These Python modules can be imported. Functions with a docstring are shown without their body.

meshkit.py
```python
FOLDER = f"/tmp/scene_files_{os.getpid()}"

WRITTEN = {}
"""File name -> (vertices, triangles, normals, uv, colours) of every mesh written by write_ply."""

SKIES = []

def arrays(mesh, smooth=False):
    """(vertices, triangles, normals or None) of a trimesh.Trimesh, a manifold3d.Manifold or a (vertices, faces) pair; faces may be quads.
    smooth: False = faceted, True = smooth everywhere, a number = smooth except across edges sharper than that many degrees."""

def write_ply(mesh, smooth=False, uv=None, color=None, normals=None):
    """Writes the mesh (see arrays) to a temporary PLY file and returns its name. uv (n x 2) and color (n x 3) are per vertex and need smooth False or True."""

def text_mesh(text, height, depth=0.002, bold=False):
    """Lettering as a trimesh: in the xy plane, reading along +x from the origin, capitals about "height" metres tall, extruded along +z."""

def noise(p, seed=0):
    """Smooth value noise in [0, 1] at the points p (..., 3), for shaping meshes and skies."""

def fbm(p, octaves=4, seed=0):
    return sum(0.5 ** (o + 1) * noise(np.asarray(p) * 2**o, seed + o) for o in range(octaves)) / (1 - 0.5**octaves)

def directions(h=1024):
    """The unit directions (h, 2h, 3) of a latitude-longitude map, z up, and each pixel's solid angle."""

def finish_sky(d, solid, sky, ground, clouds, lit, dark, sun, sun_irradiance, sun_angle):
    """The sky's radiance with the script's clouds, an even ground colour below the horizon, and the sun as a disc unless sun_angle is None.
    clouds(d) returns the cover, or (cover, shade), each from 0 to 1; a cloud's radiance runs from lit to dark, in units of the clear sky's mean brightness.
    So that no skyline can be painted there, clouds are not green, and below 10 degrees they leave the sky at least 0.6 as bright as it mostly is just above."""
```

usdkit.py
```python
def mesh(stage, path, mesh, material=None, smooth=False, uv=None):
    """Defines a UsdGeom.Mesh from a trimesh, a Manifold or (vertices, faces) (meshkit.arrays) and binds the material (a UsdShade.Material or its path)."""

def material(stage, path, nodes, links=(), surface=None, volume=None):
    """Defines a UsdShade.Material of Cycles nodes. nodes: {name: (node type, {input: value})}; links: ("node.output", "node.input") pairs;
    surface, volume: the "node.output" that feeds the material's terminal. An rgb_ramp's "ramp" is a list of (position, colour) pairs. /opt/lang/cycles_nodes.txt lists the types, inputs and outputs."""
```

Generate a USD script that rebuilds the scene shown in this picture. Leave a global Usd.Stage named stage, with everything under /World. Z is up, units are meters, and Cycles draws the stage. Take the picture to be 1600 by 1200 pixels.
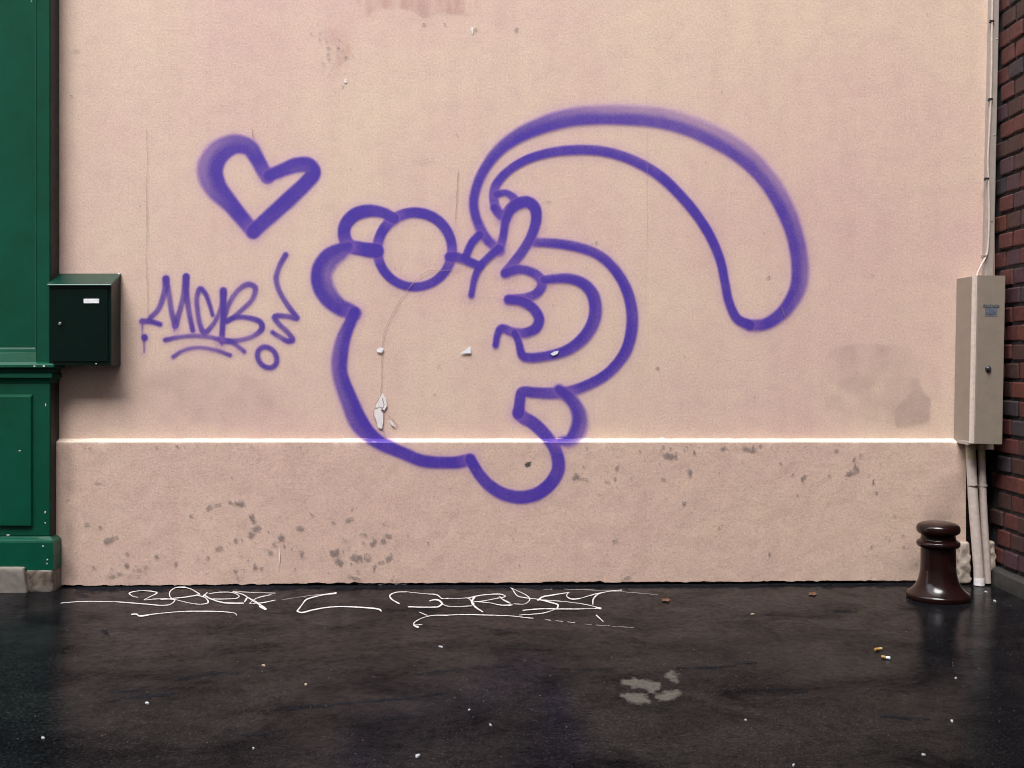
import math, random
import numpy as np, trimesh, usdkit, meshkit
import manifold3d
from scipy.spatial import cKDTree
from scipy.interpolate import PchipInterpolator
from shapely.geometry import LineString, Polygon, Point
from shapely.ops import unary_union
from pxr import Usd, UsdGeom, UsdLux, UsdShade, Sdf, Gf, Vt

stage = Usd.Stage.CreateInMemory()
UsdGeom.SetStageUpAxis(stage, UsdGeom.Tokens.z)
UsdGeom.SetStageMetersPerUnit(stage, 1.0)
UsdGeom.Xform.Define(stage, '/World')
UsdGeom.Scope.Define(stage, '/World/Looks')

# ------------------------------------------------------------------ camera, sky, light, exposure
D, S, H, HOR = 4.24, 0.00265, 0.9275, 560.0      # distance to the wall, metres per photo pixel on it, eye height, horizon row
cam = UsdGeom.Camera.Define(stage, '/World/camera')
cam.AddTranslateOp().Set(Gf.Vec3d(0, -D, H))
cam.AddRotateXOp().Set(90.0)
cam.CreateHorizontalApertureAttr(36.0); cam.CreateVerticalApertureAttr(27.0)
cam.CreateFocalLengthAttr(36.0)
cam.CreateVerticalApertureOffsetAttr(-0.9)
cam.CreateClippingRangeAttr(Gf.Vec2f(0.05, 500))
cam.CreateExposureAttr(2.50)

SUN_DIR = np.array([-0.20, -0.46, 0.86]); SUN_DIR /= np.linalg.norm(SUN_DIR)
elev = math.asin(SUN_DIR[2]); rot = math.atan2(SUN_DIR[0], SUN_DIR[1])
sky = UsdLux.DomeLight.Define(stage, '/World/sky')
skym = usdkit.material(stage, '/World/Looks/sky_look', {
    'sky': ('sky_texture', {'sky_type': 'single_scattering', 'sun_disc': False, 'sun_elevation': elev, 'sun_rotation': rot}),
    'tc': ('texture_coordinate', {}),
    'n': ('noise_texture', {'scale': 2.2, 'detail': 5.0, 'roughness': 0.55}),
    'cl': ('rgb_ramp', {'ramp': [(0.25, (5.2, 5.45, 5.9)), (0.75, (7.2, 7.3, 7.5))]}),
    'mx': ('mix', {'fac': 0.9}),
    'bg': ('background_shader', {'strength': 0.1})},
    [('tc.generated', 'n.vector'), ('n.fac', 'cl.fac'), ('sky.color', 'mx.color1'), ('cl.color', 'mx.color2'), ('mx.color', 'bg.color')],
    surface='bg.background')
UsdShade.MaterialBindingAPI.Apply(sky.GetPrim()).Bind(skym)
sun = UsdLux.DistantLight.Define(stage, '/World/sun')
sun.CreateIntensityAttr(0.22); sun.CreateAngleAttr(28.0); sun.CreateNormalizeAttr(True)
sun.CreateColorAttr(Gf.Vec3f(1.0, 0.97, 0.92))
z = Gf.Vec3d(*SUN_DIR)
sun.AddOrientOp().Set(Gf.Quatf(Gf.Rotation(Gf.Vec3d(0, 0, 1), z).GetQuat()))

# ------------------------------------------------------------------ helpers
NAMES = {}
def numbered(parent, name):
    k = NAMES.get((parent, name), 0); NAMES[(parent, name)] = k + 1
    return f'{parent}/{name}' + (f'_{k:03d}' if k else '')
def tag(p, label=None, cat=None, group=None, kind=None):
    p = p.GetPrim() if hasattr(p, 'GetPrim') else p
    for k, v in (('label', label), ('category', cat), ('group', group), ('kind', kind)):
        if v: p.SetCustomDataByKey(k, v)
    return p
def thing(name, label=None, cat=None, loc=(0, 0, 0), roty=0.0, rotz=0.0, group=None, kind=None, parent='/World'):
    x = UsdGeom.Xform.Define(stage, numbered(parent, name))
    x.AddTranslateOp().Set(Gf.Vec3d(*map(float, loc)))
    if roty: x.AddRotateYOp().Set(roty)
    if rotz: x.AddRotateZOp().Set(rotz)
    tag(x, label, cat, group, kind)
    return str(x.GetPath())
def part(parent, name, m, mat, smooth=False, label=None, kind=None, cat=None, group=None):
    g = usdkit.mesh(stage, numbered(parent, name), m, mat, smooth)
    tag(g, label, cat, group, kind)
    return g
def join(ms): return trimesh.util.concatenate(ms)
def box(x0, x1, y0, y1, z0, z1):
    m = trimesh.creation.box((x1 - x0, y1 - y0, z1 - z0)); m.apply_translation(((x0 + x1) / 2, (y0 + y1) / 2, (z0 + z1) / 2)); return m
def rbox(x0, x1, y0, y1, z0, z1, r=0.003):
    """box with chamfered edges"""
    pts = []
    for a in (0, 1):
        for b in (0, 1):
            for c in (0, 1):
                X, Y, Z = (x0, x1)[a], (y0, y1)[b], (z0, z1)[c]
                sx, sy, sz = (1, -1)[a], (1, -1)[b], (1, -1)[c]
                pts += [(X + sx * r, Y + sy * r, Z), (X + sx * r, Y, Z + sz * r), (X, Y + sy * r, Z + sz * r)]
    return trimesh.convex.convex_hull(np.array(pts))
def tube(pts, r, sides=14, cap=True):
    p = np.asarray(pts, float)
    t = np.gradient(p, axis=0); t /= np.linalg.norm(t, axis=1, keepdims=True)
    a = np.cross(t, [0.0, 1.0, 0.05]); a /= np.linalg.norm(a, axis=1, keepdims=True); b = np.cross(t, a)
    r = np.broadcast_to(r, (len(p),)); ang = np.arange(sides) * 2 * np.pi / sides
    v = (p[:, None] + r[:, None, None] * (np.cos(ang)[None, :, None] * a[:, None] + np.sin(ang)[None, :, None] * b[:, None])).reshape(-1, 3)
    f = []
    for i in range(len(p) - 1):
        for j in range(sides):
            q = [i * sides + j, i * sides + (j + 1) % sides, (i + 1) * sides + (j + 1) % sides, (i + 1) * sides + j]
            f += [[q[0], q[1], q[2]], [q[0], q[2], q[3]]]
    if cap:
        v = np.vstack([v, p[0], p[-1]]); n = len(v)
        for j in range(sides):
            f += [[n - 2, (j + 1) % sides, j], [n - 1, (len(p) - 1) * sides + j, (len(p) - 1) * sides + (j + 1) % sides]]
    m = trimesh.Trimesh(v, f, process=False); m.fix_normals(); return m
def grid(xs, zs, fy):
    """vertical sheet facing -y; fy(X, Z) gives y"""
    X, Z = np.meshgrid(xs, zs, indexing='xy'); Y = fy(X, Z)
    v = np.stack([X, np.broadcast_to(Y, X.shape), Z], -1).reshape(-1, 3); nx = len(xs)
    i, j = np.meshgrid(np.arange(len(zs) - 1), np.arange(nx - 1), indexing='ij')
    a = (i * nx + j).ravel(); q = np.stack([a, a + 1, a + nx + 1, a + nx], 1)
    return v, q
def curve(pts, n=16):
    p = np.asarray(pts, float)
    d = np.concatenate([[0], np.cumsum(np.linalg.norm(np.diff(p[:, :2], axis=0), axis=1) ** 0.5)])
    # centripetal Catmull-Rom
    out = []
    P = np.vstack([2 * p[0] - p[1], p, 2 * p[-1] - p[-2]])
    for k in range(1, len(P) - 2):
        p0, p1, p2, p3 = P[k - 1:k + 3]
        t0 = 0.0; t1 = t0 + max(np.linalg.norm((p1 - p0)[:2]), 1e-6) ** 0.5
        t2 = t1 + max(np.linalg.norm((p2 - p1)[:2]), 1e-6) ** 0.5; t3 = t2 + max(np.linalg.norm((p3 - p2)[:2]), 1e-6) ** 0.5
        t = np.linspace(t1, t2, n, endpoint=False)[:, None]
        A1 = (t1 - t) / (t1 - t0) * p0 + (t - t0) / (t1 - t0) * p1
        A2 = (t2 - t) / (t2 - t1) * p1 + (t - t1) / (t2 - t1) * p2
        A3 = (t3 - t) / (t3 - t2) * p2 + (t - t2) / (t3 - t2) * p3
        B1 = (t2 - t) / (t2 - t0) * A1 + (t - t0) / (t2 - t0) * A2
        B2 = (t3 - t) / (t3 - t1) * A2 + (t - t1) / (t3 - t1) * A3
        out.append((t2 - t) / (t2 - t1) * B1 + (t - t1) / (t2 - t1) * B2)
    return np.vstack(out + [p[-1:]])
def X_(px, d=0.0): return (px - 800) * S * (1 - d / D)
def Z_(py, d=0.0): return H - (py - HOR) * S * (1 - d / D)
def gz(x): return -0.003 + 0.0045 * x                      # the pavement rises slightly to the right
def ground_pt(px, py, lift=0.0):
    """where a spot of the pavement lies"""
    px, py = np.asarray(px, float), np.asarray(py, float)
    t = np.zeros_like(px) + H * 1.0
    dx, dz = (px - 800) / 1600.0, -(py - HOR) / 1600.0
    dist = (-0.003 + 0 * px - H) / (dz - 0.0045 * dx)
    x, y = dx * dist, -D + dist
    return np.stack([x, y, gz(x) + lift], -1)

# ------------------------------------------------------------------ materials
M = {}
def mat(name, nodes, links, surface='p.BSDF'):
    M[name] = usdkit.material(stage, f'/World/Looks/{name}', nodes, links, surface=surface); return M[name]
def plain(name, col, rough=0.5, bump=0.0, scale=60.0, var=0.12, spec=0.5, metallic=0.0, coat=0.0, detail=4.0):
    lo = tuple(c * (1 - var) for c in col); hi = tuple(min(1, c * (1 + var)) for c in col)
    return mat(name, {
        'g': ('geometry', {}), 'n': ('noise_texture', {'scale': scale, 'detail': detail, 'roughness': 0.6}),
        'r': ('rgb_ramp', {'ramp': [(0.3, lo), (0.7, hi)]}),
        'b': ('bump', {'strength': bump, 'distance': 0.002}),
        'p': ('principled_bsdf', {'roughness': rough, 'specular_ior_level': spec, 'metallic': metallic, 'coat_weight': coat, 'coat_roughness': 0.08})},
        [('g.position', 'n.vector'), ('n.fac', 'r.fac'), ('r.color', 'p.base_color'), ('n.fac', 'b.height'), ('b.normal', 'p.normal')])

def plaster(name, base, yellow, dark, coarse, rough=0.75):
    """painted render: cloudy tint, faint vertical run marks, fine grain"""
    return mat(name, {
        'g': ('geometry', {}),
        'big': ('noise_texture', {'scale': 1.1, 'detail': 5.0, 'roughness': 0.6}),
        'rb': ('rgb_ramp', {'ramp': [(0.36, base), (0.62, yellow)]}),
        'mv': ('mapping', {'scale': (9.0, 9.0, 0.55)}),
        'run': ('noise_texture', {'scale': 1.0, 'detail': 4.0, 'roughness': 0.65}),
        'rr': ('rgb_ramp', {'ramp': [(0.30, (0.955, 0.945, 0.94)), (0.55, (1, 1, 1)), (0.8, (1.015, 1.01, 1.0))]}),
        'm1': ('mix', {'mix_type': 'multiply', 'fac': 0.8}),
        'mid': ('noise_texture', {'scale': 14.0, 'detail': 6.0, 'roughness': 0.7}),
        'rm': ('rgb_ramp', {'ramp': [(0.25, (0.90, 0.875, 0.90)), (0.5, (1, 1, 1)), (0.78, (1.05, 1.055, 1.0))]}),
        'm2': ('mix', {'mix_type': 'multiply', 'fac': 0.85}),
        'fine': ('noise_texture', {'scale': 125.0, 'detail': 5.0, 'roughness': 0.85}),
        'rf': ('rgb_ramp', {'ramp': [(0.33, (0.76, 0.74, 0.76)), (0.5, (1, 1, 1)), (0.67, (1.18, 1.18, 1.14))]}),
        'm3': ('mix', {'mix_type': 'multiply', 'fac': 0.9}),
        # small pock marks
        'pk': ('noise_texture', {'scale': 55.0, 'detail': 2.0, 'roughness': 0.5}),
        'pkr': ('rgb_ramp', {'ramp': [(0.705, (0, 0, 0)), (0.735, (1, 1, 1))]}),
        'pm': ('noise_texture', {'scale': 3.0, 'detail': 3.0}),
        'pmr': ('rgb_ramp', {'ramp': [(0.5, (0, 0, 0)), (0.64, (1, 1, 1))]}),
        'pkm': ('math', {'math_type': 'multiply'}),
        'pkn': ('math', {'math_type': 'multiply', 'value2': 0.6}),
        'm4': ('mix', {'color2': dark}),
        'bm': ('math', {'math_type': 'multiply', 'value2': coarse}),
        'ba': ('math', {'math_type': 'add'}),
        'b': ('bump', {'strength': 0.6, 'distance': 0.0018}),
        'p': ('principled_bsdf', {'roughness': rough, 'specular_ior_level': 0.25})},
        [('g.position', 'big.vector'), ('g.position', 'mv.vector'), ('mv.vector', 'run.vector'), ('g.position', 'mid.vector'), ('g.position', 'fine.vector'),
         ('g.position', 'pk.vector'), ('g.position', 'pm.vector'),
         ('big.fac', 'rb.fac'), ('run.fac', 'rr.fac'), ('rb.color', 'm1.color1'), ('rr.color', 'm1.color2'),
         ('mid.fac', 'rm.fac'), ('m1.color', 'm2.color1'), ('rm.color', 'm2.color2'),
         ('fine.fac', 'rf.fac'), ('m2.color', 'm3.color1'), ('rf.color', 'm3.color2'),
         ('pk.fac', 'pkr.fac'), ('pm.fac', 'pmr.fac'), ('pkr.color', 'pkm.value1'), ('pmr.color', 'pkm.value2'), ('pkm.value', 'pkn.value1'),
         ('pkn.value', 'm4.fac'), ('m3.color', 'm4.color1'), ('m4.color', 'p.base_color'),
         ('mid.fac', 'bm.value1'), ('bm.value', 'ba.value1'), ('fine.fac', 'ba.value2'), ('ba.value', 'b.height'), ('b.normal', 'p.normal')])
plaster('plaster_upper', (0.632, 0.442, 0.390), (0.668, 0.508, 0.408), (0.30, 0.25, 0.22), 1.2)
plaster('plaster_plinth', (0.595, 0.415, 0.355), (0.61, 0.445, 0.362), (0.24, 0.21, 0.20), 2.3)
plaster('plaster_ledge', (0.66, 0.53, 0.45), (0.76, 0.65, 0.55), (0.40, 0.33, 0.29), 2.0, rough=0.45)  # paler than the wall: sky light on the slope put into the colour

def spray(name, thin, dense, scale=420.0, rough=0.5, grain=0.10, spec=0.3):
    """paint film: cover from the mesh's own density, broken by grain"""
    return mat(name, {
        'a': ('attribute', {'attribute': 'cover'}),
        'g': ('geometry', {}),
        'n': ('noise_texture', {'scale': scale, 'detail': 2.0, 'roughness': 0.7}),
        's': ('math', {'math_type': 'subtract', 'value2': 0.5}),
        'k': ('math', {'math_type': 'multiply', 'value2': grain * 2.2}),
        'q': ('math', {'math_type': 'multiply_add', 'use_clamp': True}),
        'one': ('math', {'math_type': 'add', 'value2': 1.0}),
        'f': ('math', {'math_type': 'multiply', 'use_clamp': True}),
        'r': ('rgb_ramp', {'ramp': [(0.0, thin), (0.35, tuple(0.45 * a + 0.55 * b for a, b in zip(thin, dense))), (0.70, tuple(0.12 * a + 0.88 * b for a, b in zip(thin, dense))), (0.95, dense)]}),
        'b': ('bump', {'strength': 0.4, 'distance': 0.0012}),
        'p': ('principled_bsdf', {'roughness': rough, 'specular_ior_level': spec}),
        't': ('transparent_bsdf', {}),
        'm': ('mix_closure', {})},
        [('g.position', 'n.vector'), ('n.fac', 's.value1'), ('s.value', 'k.value1'), ('k.value', 'one.value1'), ('one.value', 'f.value1'), ('a.fac', 'f.value2'),
         ('f.value', 'm.fac'), ('a.fac', 'r.fac'), ('r.color', 'p.base_color'), ('n.fac', 'b.height'), ('b.normal', 'p.normal'),
         ('t.BSDF', 'm.closure1'), ('p.BSDF', 'm.closure2')], surface='m.closure')
spray('violet_spray', (0.50, 0.25, 0.60), (0.068, 0.036, 0.335), scale=170.0, grain=0.30)
spray('violet_marker', (0.42, 0.20, 0.55), (0.085, 0.045, 0.30), scale=170.0, grain=0.30)
spray('chipped_render', (0.19, 0.155, 0.15), (0.17, 0.145, 0.14), scale=150.0, grain=0.6)
spray('smear_film', (0.10, 0.093, 0.078), (0.10, 0.093, 0.078), scale=60.0, grain=0.6)
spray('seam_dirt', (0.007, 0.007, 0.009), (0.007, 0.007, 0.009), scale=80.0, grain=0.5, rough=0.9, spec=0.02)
spray('scrawl_film', (0.80, 0.76, 0.74), (0.80, 0.76, 0.74), scale=130.0, grain=1.3)
spray('worn_scrawl_film', (0.60, 0.55, 0.53), (0.60, 0.55, 0.53), scale=110.0, grain=2.0)
spray('buff_paint', (0.36, 0.265, 0.245), (0.36, 0.265, 0.245), grain=0.05)
spray('rust_wash', (0.42, 0.22, 0.20), (0.42, 0.22, 0.20), grain=0.2)
spray('damp_grime', (0.10, 0.085, 0.07), (0.10, 0.085, 0.07), grain=0.2)

mat('green_paint', {
    'g': ('geometry', {}),
    'n': ('noise_texture', {'scale': 5.0, 'detail': 5.0, 'roughness': 0.6}),
    'r': ('rgb_ramp', {'ramp': [(0.3, (0.0012, 0.046, 0.024)), (0.7, (0.0018, 0.062, 0.036))]}),
    'v': ('noise_texture', {'scale': 34.0, 'detail': 2.0, 'roughness': 0.6}),
    'vr': ('rgb_ramp', {'ramp': [(0.80, (0, 0, 0)), (0.82, (1, 1, 1))]}),
    'mx': ('mix', {'color2': (0.30, 0.36, 0.32)}),
    'n2': ('noise_texture', {'scale': 26.0, 'detail': 4.0}),
    'b': ('bump', {'strength': 0.12, 'distance': 0.003}),
    'p': ('principled_bsdf', {'roughness': 0.2, 'specular_ior_level': 0.5})},
    [('g.position', 'n.vector'), ('g.position', 'v.vector'), ('g.position', 'n2.vector'), ('n.fac', 'r.fac'), ('v.fac', 'vr.fac'), ('vr.color', 'mx.fac'),
     ('r.color', 'mx.color1'), ('mx.color', 'p.base_color'), ('n2.fac', 'b.height'), ('b.normal', 'p.normal')])
plain('mailbox_paint', (0.0008, 0.0062, 0.0044), rough=0.22, bump=0.03, scale=40, spec=0.25)
plain('mailbox_lid_paint', (0.002, 0.030, 0.020), rough=0.30, bump=0.03, scale=40)  # brighter green than the body: sky reflection painted into the lid
plain('white_card', (0.78, 0.80, 0.84), rough=0.5)
plain('chrome', (0.75, 0.75, 0.75), rough=0.2, metallic=1.0)
plain('grey_box_paint', (0.24, 0.195, 0.158), rough=0.5, bump=0.15, scale=25, var=0.07)
plain('duct_paint', (0.34, 0.29, 0.26), rough=0.55, bump=0.2, scale=30, var=0.08)
plain('pale_cable', (0.55, 0.45, 0.40), rough=0.5)
plain('pipe_paint', (0.50, 0.42, 0.38), rough=0.5, bump=0.25, scale=45, var=0.12)
plain('pipe_top', (0.44, 0.38, 0.24), rough=0.5, var=0.2)
plain('lump_mortar', (0.34, 0.28, 0.235), rough=0.85, bump=0.9, scale=70, var=0.2)  # beige darkened to look like plaster in shade
plain('knob_black', (0.03, 0.028, 0.035), rough=0.25)
plain('sticker_blue', (0.11, 0.13, 0.17), rough=0.5, scale=160, var=0.5)
plain('sticker_dark', (0.085, 0.09, 0.095), rough=0.6, scale=200, var=0.5)
plain('bollard_paint', (0.0085, 0.0024, 0.0020), rough=0.19, bump=0.25, scale=22, var=0.4, spec=0.4)
plain('stone', (0.18, 0.156, 0.138), rough=0.7, bump=0.5, scale=30, var=0.16)
mat('stone_dirty', {
    'g': ('geometry', {}), 'n': ('noise_texture', {'scale': 24.0, 'detail': 5.0, 'roughness': 0.65}),
    'r': ('rgb_ramp', {'ramp': [(0.32, (0.03, 0.02, 0.014)), (0.44, (0.10, 0.07, 0.05)), (0.52, (0.13, 0.108, 0.09)), (0.75, (0.17, 0.148, 0.128))]}),
    'b': ('bump', {'strength': 0.6, 'distance': 0.003}), 'p': ('principled_bsdf', {'roughness': 0.7})},
    [('g.position', 'n.vector'), ('n.fac', 'r.fac'), ('r.color', 'p.base_color'), ('n.fac', 'b.height'), ('b.normal', 'p.normal')])
plain('brick_red', (0.0690, 0.0152, 0.0119), rough=0.7, bump=0.8, scale=50, var=0.35)
plain('brick_orange', (0.0864, 0.0208, 0.0108), rough=0.7, bump=0.8, scale=50, var=0.35)
plain('brick_purple', (0.0442, 0.0158, 0.0226), rough=0.65, bump=0.8, scale=50, var=0.35)
plain('brick_brown', (0.0405, 0.0143, 0.0108), rough=0.7, bump=0.8, scale=50, var=0.35)
plain('brick_grey', (0.0282, 0.0173, 0.0205), rough=0.7, bump=0.8, scale=50, var=0.35)
BR = ['brick_red', 'brick_red', 'brick_red', 'brick_orange', 'brick_brown', 'brick_purple', 'brick_brown', 'brick_grey']
plain('dark_mortar', (0.015, 0.012, 0.012), rough=0.9, bump=0.8, scale=60, var=0.3)
plain('kerb_stone', (0.035, 0.033, 0.032), rough=0.5, bump=0.5, scale=40, var=0.2)
plain('niche_dark', (0.05, 0.035, 0.028), rough=0.9, bump=0.6, scale=40, var=0.4)  # dark brown stands for the deep shade in the corner recess
plain('pit_grey', (0.25, 0.215, 0.20), rough=0.9, bump=0.6, scale=120, var=0.3)
plain('pit_dark', (0.07, 0.066, 0.062), rough=0.9, bump=0.6, scale=120, var=0.3)
plain('crack_dark', (0.36, 0.265, 0.225), rough=0.9)
plain('white_plaster', (0.74, 0.69, 0.69), rough=0.7, bump=0.4, scale=80, var=0.06)
plain('white_scrawl_paint', (0.80, 0.76, 0.74), rough=0.5, bump=0.2, scale=150, var=0.1)
plain('worn_scrawl_paint', (0.34, 0.30, 0.29), rough=0.6, scale=150, var=0.35)
plain('paper', (0.74, 0.75, 0.82), rough=0.6, scale=80, var=0.1)
plain('litter_paper', (0.36, 0.355, 0.36), rough=0.6, scale=80, var=0.2)
plain('litter_buff', (0.30, 0.235, 0.15), rough=0.7, scale=80, var=0.2)
plain('butt_paper', (0.48, 0.34, 0.16), rough=0.7)
plain('butt_filter', (0.38, 0.19, 0.05), rough=0.7, var=0.2)
plain('leaf_brown', (0.11, 0.045, 0.02), rough=0.5, scale=80, var=0.4)
plain('pale_smear', (0.085, 0.08, 0.068), rough=0.6, bump=0.3, scale=50, var=0.25)
plain('tar_seam', (0.008, 0.008, 0.010), rough=0.6, bump=1.0, scale=120, var=0.4)
plain('facade_stone', (0.085, 0.075, 0.068), rough=0.8, bump=0.3, scale=8, var=0.1)
plain('facade_trim', (0.12, 0.11, 0.10), rough=0.8, var=0.08)
plain('window_glass', (0.015, 0.017, 0.02), rough=0.06, bump=0.0)
plain('window_frame_paint', (0.14, 0.13, 0.12), rough=0.5)

mat('wet_asphalt', {
    'g': ('geometry', {}),
    'ms': ('mapping', {'scale': (1.5, 2.1, 1.0), 'rotation': (0, 0, 0.28)}),
    'st': ('noise_texture', {'scale': 1.9, 'detail': 7.0, 'roughness': 0.66, 'distortion': 0.6}),
    'ag': ('noise_texture', {'scale': 150.0, 'detail': 4.0, 'roughness': 0.8}),
    'cg': ('noise_texture', {'scale': 38.0, 'detail': 5.0, 'roughness': 0.75}),
    'c': ('rgb_ramp', {'ramp': [(0.30, (0.0022, 0.0022, 0.0027)), (0.52, (0.0040, 0.0040, 0.0046)), (0.72, (0.0072, 0.0071, 0.0076))]}),
    'cs': ('rgb_ramp', {'ramp': [(0.36, (0.2, 0.2, 0.22)), (0.54, (1, 1, 1)), (0.62, (3.2, 3.1, 3.1)), (0.70, (8.5, 8.2, 8.0))]}),
    'mc': ('mix', {'mix_type': 'multiply', 'fac': 1.0}),
    'ra': ('math', {'math_type': 'multiply_add', 'value2': 0.40, 'value3': 0.03}),
    'rb': ('math', {'math_type': 'multiply_add', 'value2': -0.45}),
    'rc': ('math', {'math_type': 'add', 'value2': 0.035, 'use_clamp': True}),
    'sl': ('map_range', {'from_min': 0.34, 'from_max': 0.64, 'to_min': 0.012, 'to_max': 0.088, 'clamp': True}),
    'sg': ('map_range', {'from_min': 0.36, 'from_max': 0.62, 'to_min': 0.35, 'to_max': 1.35, 'clamp': True}),
    'sm': ('math', {'math_type': 'multiply'}),
    'h1': ('math', {'math_type': 'multiply', 'value2': 1.2}),
    'h': ('math', {'math_type': 'multiply_add', 'value2': 0.55}),
    'b': ('bump', {'strength': 0.20, 'distance': 0.0020}),
    'p': ('principled_bsdf', {'ior': 1.33, 'specular_tint': (0.58, 0.76, 1.0)})},
    [('g.position', 'ms.vector'), ('ms.vector', 'st.vector'), ('g.position', 'ag.vector'), ('g.position', 'cg.vector'), ('st.fac', 'c.fac'), ('ag.fac', 'cs.fac'),
     ('c.color', 'mc.color1'), ('cs.color', 'mc.color2'), ('mc.color', 'p.base_color'),
     ('cg.fac', 'ra.value1'), ('st.fac', 'rb.value1'), ('ra.value', 'rb.value3'), ('rb.value', 'rc.value1'), ('rc.value', 'p.roughness'),
     ('st.fac', 'sl.value'), ('cg.fac', 'sg.value'), ('sl.result', 'sm.value1'), ('sg.result', 'sm.value2'), ('sm.value', 'p.specular_ior_level'),
     ('cg.fac', 'h1.value1'), ('ag.fac', 'h.value1'), ('h1.value', 'h.value3'), ('h.value', 'b.height'), ('b.normal', 'p.normal')])

# ------------------------------------------------------------------ ground
ground = thing('ground', 'dark wet asphalt pavement in front of the wall', 'pavement', kind='structure')
def asphalt():
    xs = np.concatenate([np.linspace(-30, -3, 12), np.arange(-2.9, 2.9, 0.02), np.linspace(3, 30, 12)])
    ys = np.concatenate([np.linspace(-30, -4, 10), np.arange(-3.9, 0.3, 0.02), [0.5]])
    X, Y = np.meshgrid(xs, ys)
    p = np.stack([X * 1.6, Y * 4.5, 0 * X], -1)
    lo = (meshkit.fbm(p * 0.8, 3, 3) - 0.5) * 0.0035
    fade = np.clip((3.3 - np.abs(X)) / 0.5, 0, 1) * np.clip((Y + 4.2) / 0.4, 0, 1)
    Z = gz(np.clip(X, -4, 4)) + lo * fade - 0.002
    v = np.stack([X, Y, Z], -1).reshape(-1, 3); nx = len(xs)
    i, j = np.meshgrid(np.arange(len(ys) - 1), np.arange(nx - 1), indexing='ij'); a = (i * nx + j).ravel()
    return v, np.stack([a, a + 1, a + nx + 1, a + nx], 1)
GV = asphalt()
part(ground, 'asphalt', GV, M['wet_asphalt'], smooth=True)
from scipy.interpolate import RegularGridInterpolator
_xs = np.unique(GV[0][:, 0]); _ys = np.unique(GV[0][:, 1])
gheight = RegularGridInterpolator((_ys, _xs), GV[0][:, 2].reshape(len(_ys), len(_xs)), bounds_error=False, fill_value=0)
def on_ground(px, py, lift):
    p = ground_pt(px, py); p[..., 2] = gheight(np.stack([p[..., 1], p[..., 0]], -1)) + lift
    return p

# ------------------------------------------------------------------ the plastered wall
wall = thing('plaster_wall', 'long cream pink plastered wall with violet graffiti and a low projecting plinth', 'wall', (0, 0, 0))
XR = 1.868           # right end of the plinth
xs = np.linspace(-3.8, 1.999, 117)
part(wall, 'upper_plaster', join([trimesh.Trimesh(*grid(xs, np.arange(0.55, 5.01, 0.05), lambda X, Z: 0 * X)), box(-3.8, 2.2, 0.25, 0.4, 0.0, 5.0)]) if False else grid(xs, np.concatenate([[0.55], np.arange(0.6, 5.01, 0.1)]), lambda X, Z: 0 * X), M['plaster_upper'])
part(wall, 'wall_core', join([box(-3.8, 1.995, 0.004, 0.30, 0.598, 5.0), box(-3.8, 1.85, 0.004, 0.30, -0.05, 0.598), box(1.85, 2.2, 0.16, 0.30, -0.05, 0.598)]), M['niche_dark'])
rng = np.random.default_rng(5)
lx = np.arange(-1.95, XR + 0.001, 0.006)
nz = lambda x, s, sd: meshkit.fbm(np.stack([np.asarray(x) * s, 0 * np.asarray(x), 0 * np.asarray(x)], -1), 4, sd) - 0.5
zt = 0.5958 + 0.0030 * nz(lx, 26, 1)
chip = np.clip(-nz(lx, 22, 2) - 0.02, 0, 1) * 0.016
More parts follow.
